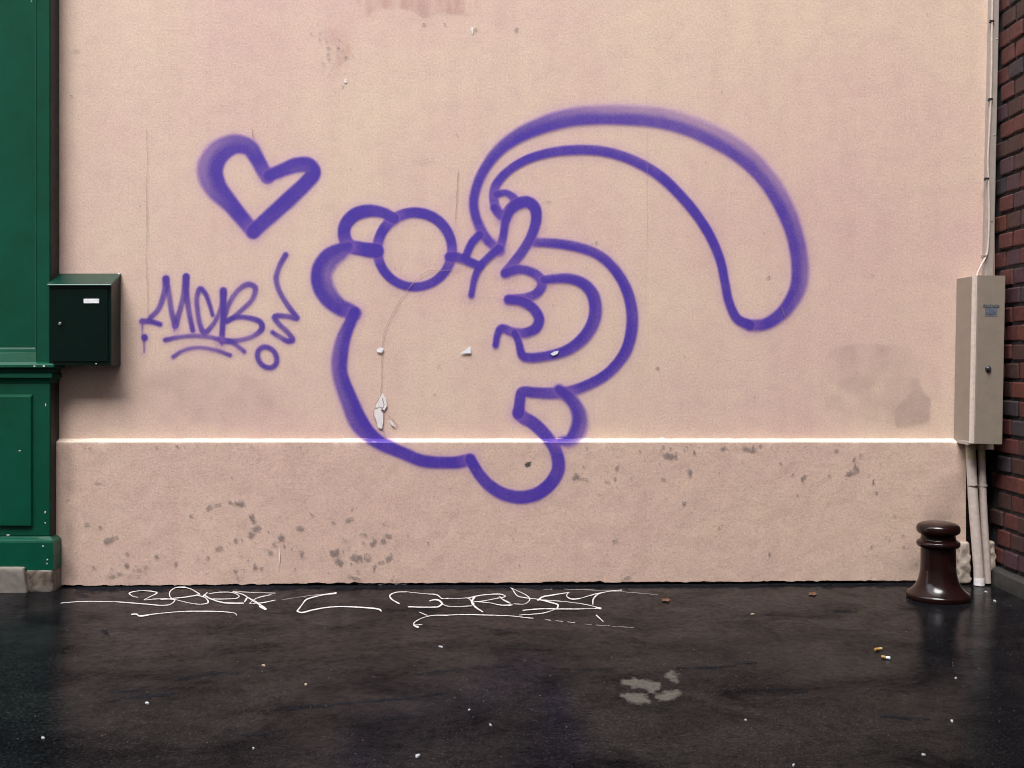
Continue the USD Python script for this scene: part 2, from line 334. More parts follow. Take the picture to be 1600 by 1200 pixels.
def strip(rows):
    """rows of equally many points, first row on top"""
    n = len(rows[0]); v = np.vstack(rows); f = []
    i = np.arange(n - 1)
    for r in range(len(rows) - 1):
        a, b = r * n + i, (r + 1) * n + i
        f.append(np.stack([b, b + 1, a + 1, a], 1))
    return v, np.vstack(f)
P = lambda y, zz: np.stack([lx, np.broadcast_to(y, lx.shape), np.broadcast_to(zz, lx.shape)], 1)
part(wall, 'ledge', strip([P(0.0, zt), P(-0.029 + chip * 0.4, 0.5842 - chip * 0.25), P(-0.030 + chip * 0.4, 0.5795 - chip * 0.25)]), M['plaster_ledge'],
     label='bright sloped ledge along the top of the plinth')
zb = gz(lx) + 0.008 + 0.014 * np.abs(nz(lx, 14, 7)) + 0.006 * nz(lx, 60, 9)
zb[lx < -1.0] -= 0.004
prow = [P(-0.030 + chip * 0.4, 0.5795 - chip * 0.25)]
for k, q in enumerate(np.linspace(0.97, 0.0, 34)):
    zz = zb + (0.5795 - zb) * q
    yy = -0.030 + 0.0014 * (meshkit.fbm(np.stack([lx * 16, zz * 16, 0 * lx], -1), 3, 11) - 0.5) * 2 * min(1, k / 3)
    prow.append(P(yy, zz))
prow.append(P(-0.005, zb + 0.004))
part(wall, 'plinth', strip(prow), M['plaster_plinth'], smooth=40)
# the plinth's right end, cut back at its upper corner
endp = [(XR, 0.5795), (XR, 0.0)]
part(wall, 'plinth_end', box(XR - 0.004, XR - 0.0005, -0.028, 0.02, 0.012, 0.578), M['plaster_plinth'])

# ------------------------------------------------------------------ graffiti
def sheet_depth(py):
    return np.clip((py - 685.5) / 6.5, 0, 1) * 0.030
LAYER = [0]
def density_sheet(parent, name, alpha, xs_, ys_, material, label=None):
    """paint on the wall: a fine sheet that follows the wall's profile and carries its own cover"""
    keep = alpha > 0.012
    q = keep[:-1, :-1] | keep[1:, :-1] | keep[:-1, 1:] | keep[1:, 1:]
    Xp, Yp = np.meshgrid(xs_, ys_)
    d = sheet_depth(Yp); LAYER[0] += 1
    off = 0.0010 + 0.0001 * LAYER[0]
    v = np.stack([X_(Xp, d), -d - off, Z_(Yp, d) + np.where((d > 0) & (d < 0.03), off * 1.2, 0)], -1).reshape(-1, 3)
    nx = len(xs_); i, j = np.nonzero(q); a = i * nx + j
    f = np.stack([a + nx, a + nx + 1, a + 1, a], 1)
    used = np.unique(f); remap = np.zeros(len(v), int); remap[used] = np.arange(len(used))
    g = part(parent, name, (v[used], remap[f]), material, label=label)
    UsdGeom.PrimvarsAPI(g).CreatePrimvar('cover', Sdf.ValueTypeNames.FloatArray, 'vertex').Set(Vt.FloatArray.FromNumpy(alpha.ravel()[used].astype(np.float32)))
    return g
def sample(pts, off=(0, 0), sc=1.0, w=16.0, a=0.93, fade=0.0):
    """pts: (x, y[, width[, fade[, alpha]]]) in the crop's coordinates -> samples x, y, w, fade, alpha on the photo's grid"""
    rows = []
    last = [w, fade, a]
    for p in pts:
        for k, val in enumerate(p[2:]): last[k] = val
        rows.append((off[0] + p[0] / sc, off[1] + p[1] / sc, *last))
    c = curve(rows, 14)
    # even spacing
    dd = np.concatenate([[0], np.cumsum(np.hypot(*np.diff(c[:, :2], axis=0).T))])
    keep = np.concatenate([[True], np.diff(dd) > 1e-6]); c, dd = c[keep], dd[keep]
    n = max(4, int(dd[-1] / 0.9)); t = np.linspace(0, dd[-1], n)
    return np.stack([np.interp(t, dd, c[:, k]) for k in range(5)], 1)
GS = 1.6
def stroke_alpha(smps, soft=2.1, halo=0.13, halo_r=8.0):
    allp = np.vstack(smps); pad = allp[:, 2].max() / 2 + 20
    x0, y0 = allp[:, :2].min(0) - pad; x1, y1 = allp[:, :2].max(0) + pad
    xs_ = np.arange(x0, x1, GS); ys_ = np.arange(y0, y1, GS)
    for t in (685.5, 692.0):
        if ys_[0] < t < ys_[-1]: ys_[np.argmin(abs(ys_ - t))] = t
    Xp, Yp = np.meshgrid(xs_, ys_); pts = np.stack([Xp.ravel(), Yp.ravel()], 1)
    out = np.zeros(len(pts)); hal = np.zeros(len(pts))
    wob = (meshkit.fbm(np.stack([pts[:, 0] / 14, pts[:, 1] / 14, 0 * pts[:, 0]], -1), 3, 21) - 0.5)
    wob2 = np.minimum(0.3, meshkit.fbm(np.stack([pts[:, 0] / 55, pts[:, 1] / 55, 0 * pts[:, 0] + 3], -1), 3, 33) - 0.5)
    for c in smps:
        tg = np.gradient(c[:, :2], axis=0); tg /= np.linalg.norm(tg, axis=1, keepdims=True) + 1e-9
        dist, k = cKDTree(c[:, :2]).query(pts, distance_upper_bound=pad)
        ok = np.isfinite(dist); k = np.where(ok, k, 0); dist = np.where(ok, dist, 1e3)
        rel = pts - c[k, :2]; side = tg[k, 0] * rel[:, 1] - tg[k, 1] * rel[:, 0]
        w, fd, al = c[k, 2], c[k, 3], c[k, 4]
        u = np.clip(side / (w / 2), -1, 1) * np.sign(fd + 1e-9)
        f = np.abs(fd)
        sm = np.clip((u + 0.30 + 0.35 * wob) / 0.85, 0, 1)
        cov = al * (1 - 0.62 * f * sm * sm * (3 - 2 * sm)) * (1 - 0.03 + 0.22 * wob2)
        sf = soft * (1 + 0.9 * f * (u > 0)) * (1 + 0.35 * wob)
        e = np.clip((dist - w / 2 + sf) / (2 * sf), 0, 1); e = 1 - e * e * (3 - 2 * e)
        A = cov * e * (1 + 0.13 * wob)
        out = 1 - (1 - out) * (1 - np.clip(A, 0, 0.97)) if c is not smps[0] else np.clip(A, 0, 0.97)
        hal = np.maximum(hal, halo * np.exp(-(np.clip(dist - w / 2, 0, None) / halo_r) ** 1.3) * (1 + 0.4 * wob) * (dist < w / 2 + 19))
    hal = np.where(hal < 0.02, 0, hal)
    A = np.maximum(out, hal * (1 - out) + out)
    return np.clip(A, 0, 0.97).reshape(Xp.shape), xs_, ys_
def stroke(parent, name, smps, material=None, label=None, **kw):
    A, xs_, ys_ = stroke_alpha(smps, **kw)
    return density_sheet(parent, name, A, xs_, ys_, material or M['violet_spray'], label)

heart = thing('painted_heart', 'violet spray painted heart outline', parent=wall)
hk = dict(off=(300, 200), sc=6.314)
HW = 1.1
stroke(heart, 'heart_stroke', [sample([(745, 480, 20, 0), (690, 395, 20), (640, 300, 21), (560, 190, 24, .25), (420, 160, 28, .4), (262, 240, 34, .65), (178, 400, 37, .7), (225, 570, 33, .5), (375, 745, 24, .2), (520, 920, 21, .05), (605, 1020, 20, 0)], **hk) * [1, 1, HW, 1, 1]], soft=3.2)
stroke(heart, 'heart_stroke', [sample([(605, 1020, 20, 0), (720, 915, 21, .1), (850, 800, 22, .15), (1000, 660, 22, .1), (1130, 535, 21), (1195, 440, 22, -.1), (1150, 370, 22, -.2), (1040, 365, 22, -.2), (900, 412, 19, -.1), (760, 470, 17, 0)], **hk) * [1, 1, HW, 1, 1]], soft=3.2)

tagp = thing('painted_tag', 'thin violet hand sprayed letters MCB with an exclamation mark', parent=wall)
tk = dict(off=(200, 410), sc=5.333)
VM = M['violet_marker']
def tstroke(name, lines, w=8.0, a=0.80):
    stroke(tagp, name, [sample(l, w=w, a=a, **tk) for l in lines], VM, soft=2.0, halo=0.14, halo_r=5.0)
tstroke('letter', [[(185, 462, 8), (250, 395, 8, 0, .7), (290, 300, 9), (312, 210, 10), (316, 135, 11, 0, .9)], [(318, 140, 10), (342, 270, 8.5, 0, .7), (368, 430, 8.5), (394, 525, 9, 0, .9)], [(394, 525, 10), (438, 380, 8.5, 0, .7), (470, 260, 10), (484, 118, 11, 0, .95)], [(486, 120, 10), (488, 260, 9), (510, 420, 8, 0, .75), (540, 565, 8, 0, .9)], [(118, 490, 9, 0, .9), (190, 492, 8.5), (268, 515, 7.5)]])
tstroke('letter', [[(706, 440, 6, 0, .85), (680, 350, 6.5), (645, 260, 7.5), (603, 220, 9), (575, 285, 7.5, 0, .7), (580, 400, 7.5), (602, 520, 8), (636, 585, 9, 0, .9), (690, 540, 7.5, 0, .7), (745, 455, 7), (785, 350, 8), (795, 260, 9)]])
tstroke('letter', [[(795, 235, 11, 0, .95), (795, 350, 9.5), (790, 500, 8.5), (780, 655, 9)], [(800, 480, 8, 0, .75), (840, 350, 7.5, 0, .65), (920, 230, 8), (1005, 182, 9, 0, .8), (1058, 210, 9), (1040, 300, 7.5, 0, .65), (960, 385, 7.5), (880, 455, 8), (820, 490, 8)], [(820, 490, 8, 0, .8), (900, 458, 7.5), (1010, 462, 8), (1105, 500, 9, 0, .9), (1115, 550, 9), (1050, 610, 7.5, 0, .65), (930, 648, 7.5), (800, 655, 9, 0, .95)], [(800, 650, 8, 0, .95), (870, 668, 7.5, 0, .7), (930, 710, 7), (968, 742, 7, 0, .85)]])
tstroke('underline', [[(312, 645, 7.5, 0, .85), (420, 622, 7, 0, .65), (560, 612, 7, 0, .6), (680, 622, 7), (765, 642, 7, 0, .85)]])
tstroke('underline', [[(378, 785, 6.5, 0, .75), (450, 738, 6, 0, .6), (560, 710, 6), (680, 718, 6), (780, 745, 6.5, 0, .7), (850, 772, 6.5, 0, .85)]])
tstroke('exclamation_stroke', [[(1314, -65, 8.5, 0, .85), (1262, 30, 8, 0, .7), (1235, 130, 8), (1258, 230, 8), (1320, 340, 8), (1385, 430, 8.5, 0, .85), (1408, 465, 8.5), (1320, 448, 8, 0, .7), (1222, 452, 8.5, 0, .85), (1258, 512, 8, 0, .7), (1338, 590, 8), (1370, 645, 9, 0, .9), (1335, 655, 8.5), (1265, 620, 7.5, 0, .7), (1205, 582, 7, 0, .85)]])
th = np.linspace(0, 2 * math.pi, 15)
tstroke('exclamation_dot', [[(1160 + 80 * math.cos(t) + 12 * math.sin(t), 790 + 86 * math.sin(t) + 6 * math.cos(t), 8, 0, .88) for t in th]])
tstroke('drip', [[(122, 510, 2.2, 0, .8), (120, 560, 1.8), (121, 600, 1.8)], [(138, 622, 10, 0, .95), (139, 628, 10)], [(134, 650, 2.4, 0, .8), (136, 745, 1.6)], [(388, 530, 4, 0, .7), (387, 570, 1.6)], [(782, 655, 4, 0, .7), (783, 690, 1.8)]])

fig = thing('painted_figure', 'large violet outline drawing of a rounded upside down figure with a long curved tail', parent=wall)
z1 = dict(off=(480, 300), sc=4.614); z2 = dict(off=(700, 270), sc=4.1375); z3 = dict(off=(480, 540), sc=4.617)
z4 = dict(off=(700, 540), sc=4.617); z5 = dict(off=(720, 150), sc=2.857)
th = np.linspace(-2.2, 2 * math.pi - 2.2, 40)
stroke(fig, 'round_eye_ring', [sample([(648 + 58.3 * math.cos(t), 390 + 58 * math.sin(t), 15.3 + 1.3 * math.sin(-t)) for t in th])])
stroke(fig, 'ear_loop', [sample([(625, 190, 17), (545, 148), (440, 135, 20, 0), (340, 165, 21), (275, 240, 20), (268, 320, 20), (305, 385, 21), (390, 408, 22), (500, 425, 23)], **z1)])
A_ = sample([(300, 396, 15, -.35), (235, 430, 25, -.45), (160, 480, 30, -.5), (108, 570, 31, -.55), (112, 670, 31, -.5), (165, 765, 28, -.35), (240, 830, 24, -.15), (310, 860, 22, 0), (338, 872, 20, 0)], **z1)
stroke(fig, 'arm_lobe', [A_ * [1, 1, 1.08, 1, 1]], soft=3.2)
def conv(pts, off, sc): return [(off[0] + p[0] / sc, off[1] + p[1] / sc, *p[2:]) for p in pts]
B12 = conv([(340, 870, 17, .0), (312, 935, 17, .1), (262, 1050, 21, .4), (233, 1200, 24, .5)], **z1) + conv([(236, 200, 23, .5), (305, 400, 26, .45), (372, 550, 28, .4), (445, 640, 24, .2), (540, 708, 20, 0), (700, 778, 18), (835, 830, 18), (1000, 842, 17.5), (1080, 840, 18), (1170, 822, 18)], **z3)
stroke(fig, 'belly_stroke', [sample(B12) * [1, 1, 1.06, 1, 1]], soft=2.8)
C1 = sample([(160, 820, 17), (230, 932, 18), (310, 1015, 19), (420, 1075, 20), (540, 1092, 20.5), (655, 1060, 20.5), (745, 985, 20.5), (795, 885, 20.5), (788, 795, 20), (755, 715, 19), (690, 630, 20), (610, 555, 20), (540, 515, 20), (508, 480, 19)], **z4)
stroke(fig, 'foot_stroke', [C1])
C23 = conv([(508, 490, 18), (518, 400, 17), (535, 335, 17), (620, 337, 17, .05), (740, 342, 18, .1), (870, 330, 17, .15), (1000, 285, 16.5, .2), (1120, 222, 16.5, .2), (1220, 130, 17, .25), (1290, 20, 18, .25)], **z4) + conv([(1188, 1000, 18.5, .2), (1186, 880, 18), (1150, 745, 17), (1078, 625, 16), (980, 535, 15.5), (860, 485, 15.5), (720, 458, 15), (560, 447, 14)], **z2)
stroke(fig, 'back_stroke', [sample(C23)])
stroke(fig, 'second_foot_stroke', [sample([(800, 315, 16, 0), (868, 370, 18, -.1), (925, 440, 21, -.25), (950, 530, 24, -.4), (930, 622, 25, -.5), (880, 680, 20, -.4), (815, 690, 14, -.2)], **z4)], soft=3.4)
T1 = sample([(175, 690, 14, 0), (118, 640, 15), (78, 570, 15), (57, 480, 14.5), (75, 390, 15), (118, 305, 16, -.1), (180, 232, 19, -.25), (270, 170, 23, -.35), (385, 122, 27, -.45), (500, 93, 29, -.6), (620, 84, 30, -.75, .88), (750, 86, 31, -.85, .84), (880, 97, 32, -.9, .80), (1010, 130, 32, -.9, .78), (1150, 192, 33, -.85, .78), (1270, 270, 32, -.75, .80), (1370, 375, 30, -.65, .82), (1445, 500, 29, -.6, .86), (1490, 620, 27, -.45, .86), (1512, 740, 27, -.5, .86), (1508, 840, 26, -.5, .88), (1475, 915, 23, -.35, .9), (1425, 975, 20, -.1, .93), (1355, 1018, 18, 0), (1290, 1022, 16.5)], **z5)
T2 = sample([(1290, 1022, 16.5), (1235, 995, 15), (1197, 920, 14), (1178, 830, 14), (1158, 735, 14.5), (1120, 640, 15), (1060, 540, 15.5), (975, 438, 16), (880, 350, 16.5, .1), (760, 283, 16, .15), (640, 247, 15.5, .1), (520, 240, 15.5, 0), (400, 252, 14.5), (290, 285, 13.5), (210, 335, 13.5), (158, 395, 14), (146, 450, 14), (163, 510, 14.5), (200, 548, 15)], **z5)
stroke(fig, 'tail_stroke', [T1], soft=3.2)
stroke(fig, 'tail_stroke', [T2])
stroke(fig, 'beak_loop', [sample([(315, 140, 11), (370, 128, 10), (420, 158, 13), (445, 195, 16)], **z2), sample([(300, 225, 13), (355, 280, 14), (400, 225, 14), (440, 190, 14)], **z2)])
stroke(fig, 'finger_stroke', [sample([(335, 495, 13), (358, 400, 12.5), (372, 310, 13), (405, 240, 15), (455, 198, 18), (515, 188, 18), (560, 225, 18), (570, 295, 16.5), (545, 390, 15.5), (498, 480, 15), (440, 560, 15), (372, 640, 14)], **z2)])
stroke(fig, 'finger_stroke', [sample([(368, 650, 14), (450, 624, 14), (530, 636, 14), (588, 672, 15), (608, 715, 15), (580, 770, 14.5), (510, 805, 14.5), (392, 818, 15)], **z2)])
stroke(fig, 'finger_stroke', [sample([(392, 818, 14), (480, 832, 15), (555, 880, 16), (588, 945, 16), (568, 1000, 16), (500, 1033, 15), (420, 1028, 14), (345, 1005, 13), (320, 1045, 11), (307, 1112, 10)], **z2)])
stroke(fig, 'wrist_stroke', [sample([(430, 1035, 11), (455, 1090, 11), (482, 1180, 14), (520, 1193, 15, .05), (640, 1182, 15, .1), (780, 1140, 17, .2), (880, 1060, 19, .25), (938, 965, 20, .25), (953, 870, 20, .25), (930, 775, 19, .2), (870, 712, 17, .1), (780, 682, 15.5), (690, 683, 14), (620, 692, 13)], **z2)])
stroke(fig, 'chin_stroke', [sample([(10, 545, 16), (60, 545, 15), (130, 570, 14), (205, 602, 14)], **z2), sample([(112, 545, 12), (155, 450, 12.5), (205, 400, 13)], **z2), sample([(330, 490, 14), (262, 545, 12), (205, 605, 12), (172, 680, 10.5), (150, 790, 9.5)], **z2)])

def patch(name, poly, strength, material, soft=6.0, seed=1, breakup=0.5, label=None, runs=False):
    pg = Polygon(poly); x0, y0, x1, y1 = pg.bounds
    xs_ = np.arange(x0 - 12, x1 + 12, 2.6); ys_ = np.arange(y0 - 12, y1 + 12, 2.6)
    for t in (685.5, 692.0):
        if ys_[0] < t < ys_[-1]: ys_[np.argmin(abs(ys_ - t))] = t
    Xp, Yp = np.meshgrid(xs_, ys_)
    from shapely import contains_xy, distance, points
    pts = points(Xp.ravel(), Yp.ravel()); inside = contains_xy(pg, Xp.ravel(), Yp.ravel())
    dd = distance(pg.exterior, pts) * np.where(inside, 1, -1)
    e = np.clip(dd / soft + 0.3, 0, 1)
    sx, sy = (9, 60) if runs else (26, 26)
    n = meshkit.fbm(np.stack([Xp.ravel() / sx, Yp.ravel() / sy, 0 * Xp.ravel()], -1), 4, seed)
    A = strength * e * np.clip(1 - breakup + breakup * 2.2 * (n - 0.25), 0, 1.4)
    return density_sheet(wall, name, A.reshape(Xp.shape), xs_, ys_, material, label)
patch('overpainted_patch', [(1292, 545), (1340, 534), (1428, 540), (1436, 585), (1441, 612), (1454, 622), (1452, 655), (1420, 672), (1372, 660), (1330, 646), (1290, 638), (1280, 600)], 0.20, M['buff_paint'], 4, 3, 0.9, 'faint darker patch of overpaint near the right end of the wall')
patch('overpainted_patch', [(1424, 610), (1440, 606), (1455, 622), (1453, 662), (1400, 668), (1395, 640)], 0.24, M['buff_paint'], 4, 8, 0.4)
patch('overpainted_patch', [(210, 580), (280, 566), (370, 575), (440, 600), (452, 650), (380, 664), (250, 662), (206, 630)], 0.14, M['buff_paint'], 18, 5, 0.8)
patch('rusty_stain', [(552, -10), (770, -10), (745, 12), (735, 24), (690, 20), (660, 28), (640, 14), (590, 12), (570, 26)], 0.30, M['rust_wash'], 5, 9, 1.0, 'reddish run stain at the top of the wall', True)
patch('rusty_stain', [(512, 40), (545, 46), (552, 85), (528, 105), (508, 80)], 0.22, M['rust_wash'], 8, 12, 1.0)
patch('damp_stain', [(1460, 760), (1506, 740), (1509, 905), (1380, 905), (1430, 850)], 0.28, M['damp_grime'], 45, 14, 0.5)  # soft dark film at the right end of the plinth
patch('damp_stain', [(97, 690), (116, 690), (122, 905), (97, 905)], 0.25, M['damp_grime'], 16, 15, 0.6)  # soft dark film at the left end of the plinth

# pits, cracks, chips on the wall
def wpt(px, py, off=0.002):
    px, py = np.asarray(px, float), np.asarray(py, float); d = sheet_depth(py)
    return np.stack([X_(px, d), -d - off, Z_(py, d)], -1)
def blob(cx, cy, rx, ry, rnd, n=15, ang=0.0):
    t = np.sort(rnd.uniform(0, 2 * math.pi, n)); r = rnd.uniform(0.4, 1.15, n)
    x, y = rx * r * np.cos(t), ry * r * np.sin(t)
    return np.stack([cx + x * math.cos(ang) - y * math.sin(ang), cy + x * math.sin(ang) + y * math.cos(ang)], 1)
def fan(poly, lift):
    c = poly.mean(0); P3 = np.vstack([wpt(poly[:, 0], poly[:, 1], lift), wpt(c[:1], c[1:], lift + 0.0003)])
    n = len(poly)
    return trimesh.Trimesh(P3, [[i, n, (i + 1) % n] for i in range(n)], process=False)
rnd = np.random.default_rng(11)
pits = []
def cluster(cx, cy, sx, sy, n, r0, r1):
    for _ in range(n):
        x, y = rnd.normal(cx, sx), rnd.normal(cy, sy)
        if 695 < y < 905 and 100 < x < 1500: pits.append((x, y, rnd.uniform(r0, r1) * 1.35, rnd.uniform(r0, r1) * 0.85, rnd.uniform(-0.6, 0.6), rnd.uniform(.35, .8)))
# crop 1: off (100, 680) scale 2.857
for (x, y, rx, ry, a) in [(203, 462, 30, 13, -.5), (103, 394, 12, 6, -.2), (163, 412, 10, 6, .2), (150, 213, 22, 3, .1), (655, 318, 28, 7, -.4), (690, 308, 12, 4, 0), (738, 298, 9, 8, 0), (782, 302, 24, 10, .1), (838, 360, 14, 12, .4), (848, 382, 16, 8, .2), (852, 418, 22, 14, -.5), (835, 442, 16, 12, .5), (768, 468, 14, 7, -.3), (795, 466, 8, 6, 0), (690, 503, 18, 8, -.2), (648, 544, 9, 6, 0), (568, 358, 9, 5, -.4), (970, 455, 14, 14, .7), (935, 485, 9, 6, 0), (920, 522, 16, 9, -.3), (850, 585, 12, 12, .5), (885, 592, 14, 6, -.6), (760, 605, 16, 7, -.2), (780, 636, 14, 6, 0), (410, 540, 14, 7, -.3), (280, 578, 12, 8, -.6), (278, 527, 12, 4, 0), (325, 582, 7, 5, 0), (370, 586, 14, 5, .2), (498, 575, 8, 10, .3), (220, 628, 20, 6, -.2), (250, 615, 9, 5, 0), (1203, 385, 10, 8, .4), (1268, 376, 18, 7, -.3), (1285, 335, 6, 14, .6), (1110, 356, 14, 4, .5), (1208, 525, 20, 14, .3), (1230, 565, 22, 16, .6), (1300, 545, 20, 14, 0), (1360, 555, 12, 10, .5), (1385, 595, 10, 20, .2), (1452, 545, 16, 16, .5), (1258, 470, 12, 8, .3), (1380, 465, 14, 9, .6), (1425, 470, 10, 10, 0), (1448, 446, 14, 8, 0), (1345, 440, 10, 5, .4), (1055, 410, 18, 12, 0), (1060, 535, 16, 12, 0), (1590, 380, 8, 5, .3), (1300, 635, 24, 6, .2), (1480, 650, 20, 8, 0)]:
    pits.append((100 + x / 2.857, 680 + y / 2.857, rx / 2.857, ry / 2.857, a, .6))
for (x, y, rx, ry, a) in [(215, 170, 16, 16, .6), (250, 180, 20, 5, .1), (385, 132, 8, 12, .3), (345, 193, 16, 4, 0), (378, 180, 7, 6, 0), (605, 84, 34, 12, .1), (630, 86, 7, 10, 0), (685, 150, 9, 14, .3), (662, 283, 8, 8, .2), (930, 58, 40, 9, .1), (825, 54, 14, 7, 0), (1378, 134, 14, 12, .5), (1355, 155, 26, 8, -.3), (1160, 180, 8, 12, .4), (1470, 240, 8, 9, .5), (1018, 497, 6, 8, 0), (376, 438, 10, 4, -.2), (705, 72, 5, 9, 0), (575, 183, 9, 4, 0), (425, 593, 22, 5, -.5), (1295, 62, 12, 4, 0), (1450, 192, 5, 9, 0), (500, 237, 4, 8, 0)]:
    pits.append((820 + x / 2.667, 680 + y / 2.667, rx / 2.667, ry / 2.667, a, .6))
cluster(200, 890, 30, 8, 22, 0.6, 2.0); cluster(560, 870, 30, 14, 40, 0.6, 2.4); cluster(400, 860, 60, 25, 34, 0.5, 1.8); cluster(560, 840, 45, 18, 26, 0.5, 1.6)
cluster(950, 740, 50, 20, 30, 0.5, 1.6); cluster(1290, 745, 60, 22, 24, 0.5, 1.8); cluster(1420, 860, 50, 30, 30, 0.5, 2.0); cluster(700, 800, 300, 60, 60, 0.4, 1.3); cluster(330, 697, 120, 3, 30, 0.6, 1.8); cluster(1130, 699, 60, 3, 20, 0.8, 2.0)
def speckle_sheet(items, x0, x1, y0, y1, g=1.15, seed=50):
    xs_, ys_ = np.arange(x0, x1, g), np.arange(y0, y1, g)
    A = np.zeros((len(ys_), len(xs_)))
    for (x, y, rx, ry, a, st) in items:
        R = max(rx, ry) * 1.7 + 3
        i0, i1 = np.searchsorted(xs_, [x - R, x + R]); j0, j1 = np.searchsorted(ys_, [y - R, y + R])
        if i1 <= i0 or j1 <= j0: continue
        Xp, Yp = np.meshgrid(xs_[i0:i1], ys_[j0:j1]); dx, dy = Xp - x, Yp - y
        u, v = dx * math.cos(a) + dy * math.sin(a), -dx * math.sin(a) + dy * math.cos(a)
        n = meshkit.fbm(np.stack([Xp / 4.0, Yp / 3.2, 0 * Xp + x], -1), 4, seed) - 0.5
        d = np.hypot(u / max(rx, .7), v / max(ry, .7)) + n * 3.2
        A[j0:j1, i0:i1] = np.maximum(A[j0:j1, i0:i1], st * np.clip((1.0 - d) / 0.35, 0, 1))
    return A, xs_, ys_
g_ = density_sheet(wall, 'chipped_spots', *speckle_sheet(pits, 100, 1500, 694, 907), M['chipped_render'], 'grey chipped spots scattered over the plinth')
tag(g_, kind='stuff')
dk = [fan(blob(825, 724, 7, 4.5, rnd, ang=-1.0), 0.003)]
part(wall, 'chip', join(dk), M['pit_dark'], label='dark grey chip inside the violet foot')
def wline(pts, w, off=0.002):
    c = curve([(p[0], p[1]) for p in pts], 6); rs = np.random.default_rng(int(pts[0][0]))
    c = c + rs.normal(0, 0.35, c.shape)
    t = np.gradient(c, axis=0); t /= np.linalg.norm(t, axis=1, keepdims=True) + 1e-9; nn = np.stack([-t[:, 1], t[:, 0]], 1)
    ww = 0.75 * w * rs.uniform(0.35, 1.0, len(c))[:, None] / 2
    a, b = c + nn * ww, c - nn * ww
    v = np.vstack([wpt(a[:, 0], a[:, 1], off), wpt(b[:, 0], b[:, 1], off)]); n = len(c); i = np.arange(n - 1)
    return trimesh.Trimesh(v, np.vstack([np.stack([i, i + 1, n + i + 1], 1), np.stack([i, n + i + 1, n + i], 1)]), process=False)
CO = 0.0063
part(wall, 'crack', join([wline([(670, 423), (655, 433), (640, 449), (622, 475), (608, 500), (600, 522), (597, 545), (597, 575), (596, 605), (595, 620)], 1.3, CO), wline([(720, 421), (700, 422), (670, 423)], 1.2, CO), wline([(599, 668), (601, 685)], 1.4, CO)]), M['crack_dark'], label='fine crack running down through the round ring')
part(wall, 'crack', join([wline([(606, 648), (614, 656), (622, 665)], 2.0, CO)]), M['crack_dark'])
part(wall, 'crack', join([wline([(229, 290), (230, 340), (229, 400), (231, 460), (232, 492)], 1.0, CO), wline([(229, 200), (231, 250), (229, 290)], 0.7, CO)]), M['crack_dark'], label='hairline crack above the painted letters')
part(wall, 'crack', join([wline([(716, 265), (714, 310), (711, 345)], 1.2, CO), wline([(1010, 150), (1011, 300), (1009, 470)], 0.6, CO), wline([(1221, 480), (1230, 505)], 1.2, CO), wline([(394, 200), (396, 215)], 1.8, CO), wline([(640, 254), (660, 251), (678, 247)], 1.2, CO)]), M['crack_dark'])
part(wall, 'peeled_patch', join([fan(np.array([(594, 622), (598, 614), (603, 622), (605, 634), (601, 641), (592, 640), (586, 636), (590, 628)]), 0.0066), fan(np.array([(586, 640), (593, 638), (599, 646), (599, 660), (597, 670), (591, 668), (588, 655), (585, 648)]), 0.0066), fan(np.array([(608, 655), (614, 660), (619, 668), (612, 664)]), 0.0065)]), M['white_plaster'], label='white peeled flake of plaster inside the violet belly')
part(wall, 'peeled_edge', join([wline([(594, 620), (588, 632), (584, 645), (588, 660)], 1.4, 0.0070), wline([(598, 622), (600, 632), (597, 640), (601, 648)], 2.0, 0.0071), wline([(588, 638), (594, 636), (600, 641)], 1.6, 0.0071)]), M['pit_grey'])
marks = []
for (x, y) in [(512, 75), (516, 85), (514, 92), (530, 75), (541, 89), (505, 100), (743, 46), (806, 46), (536, 135), (449, 178), (318, 80), (119, 80), (111, 150), (345, 165), (660, 38), (695, 38), (1362, 430), (1200, 433), (930, 380), (857, 315), (825, 512), (1028, 574), (678, 617)]:
    marks.append((x, y, rnd.uniform(2, 4.5), rnd.uniform(0.9, 1.6), rnd.uniform(-.6, .3), .6))
for k in range(60): marks.append((rnd.uniform(110, 1530), rnd.uniform(10, 675), rnd.uniform(1, 3), rnd.uniform(.6, 1.2), rnd.uniform(-.8, .8), rnd.uniform(.15, .45)))
for k in range(40): marks.append((rnd.normal(520, 14), rnd.normal(75, 22), rnd.uniform(1, 2.6), rnd.uniform(.6, 1.2), rnd.uniform(-.5, .5), rnd.uniform(.2, .55)))
tag(density_sheet(wall, 'scratch_marks', *speckle_sheet(marks, 100, 1545, 2, 680, 1.3), M['chipped_render']), kind='stuff')
part(wall, 'flaked_spot', join([fan(blob(540, 126, 3.4, 5.5, rnd, 9), 0.0025), fan(blob(738, 47, 2.2, 8, rnd, 9), 0.0025), fan(blob(437, 870, 1.6, 18, rnd, 9), 0.004), fan(blob(1035, 684, 6, 2.2, rnd, 9), 0.006)]), M['white_plaster'])
def flake(name, pts, label, material='paper', off=0.0073, group=None):
    c = np.mean(pts, 0); p = np.array(pts, float)
    top = wpt(p[:, 0], p[:, 1], off); bot = wpt(p[:, 0], p[:, 1], off - 0.0012); n = len(p)
    f = [[0, i + 1, i] for i in range(1, n - 1)] + [[n, n + i, n + i + 1] for i in range(1, n - 1)]
    for i in range(n): j = (i + 1) % n; f += [[i, j, n + j], [i, n + j, n + i]]
    m = trimesh.Trimesh(np.vstack([top, bot]), f, process=False); m.fix_normals()
    return part('/World', name, m, M[material], label=label, cat='paper scrap')
flake('paper_scrap', [(719, 552), (728, 546), (735, 541), (736, 552)], 'white triangular paper scrap stuck on the wall below the pointing hand')
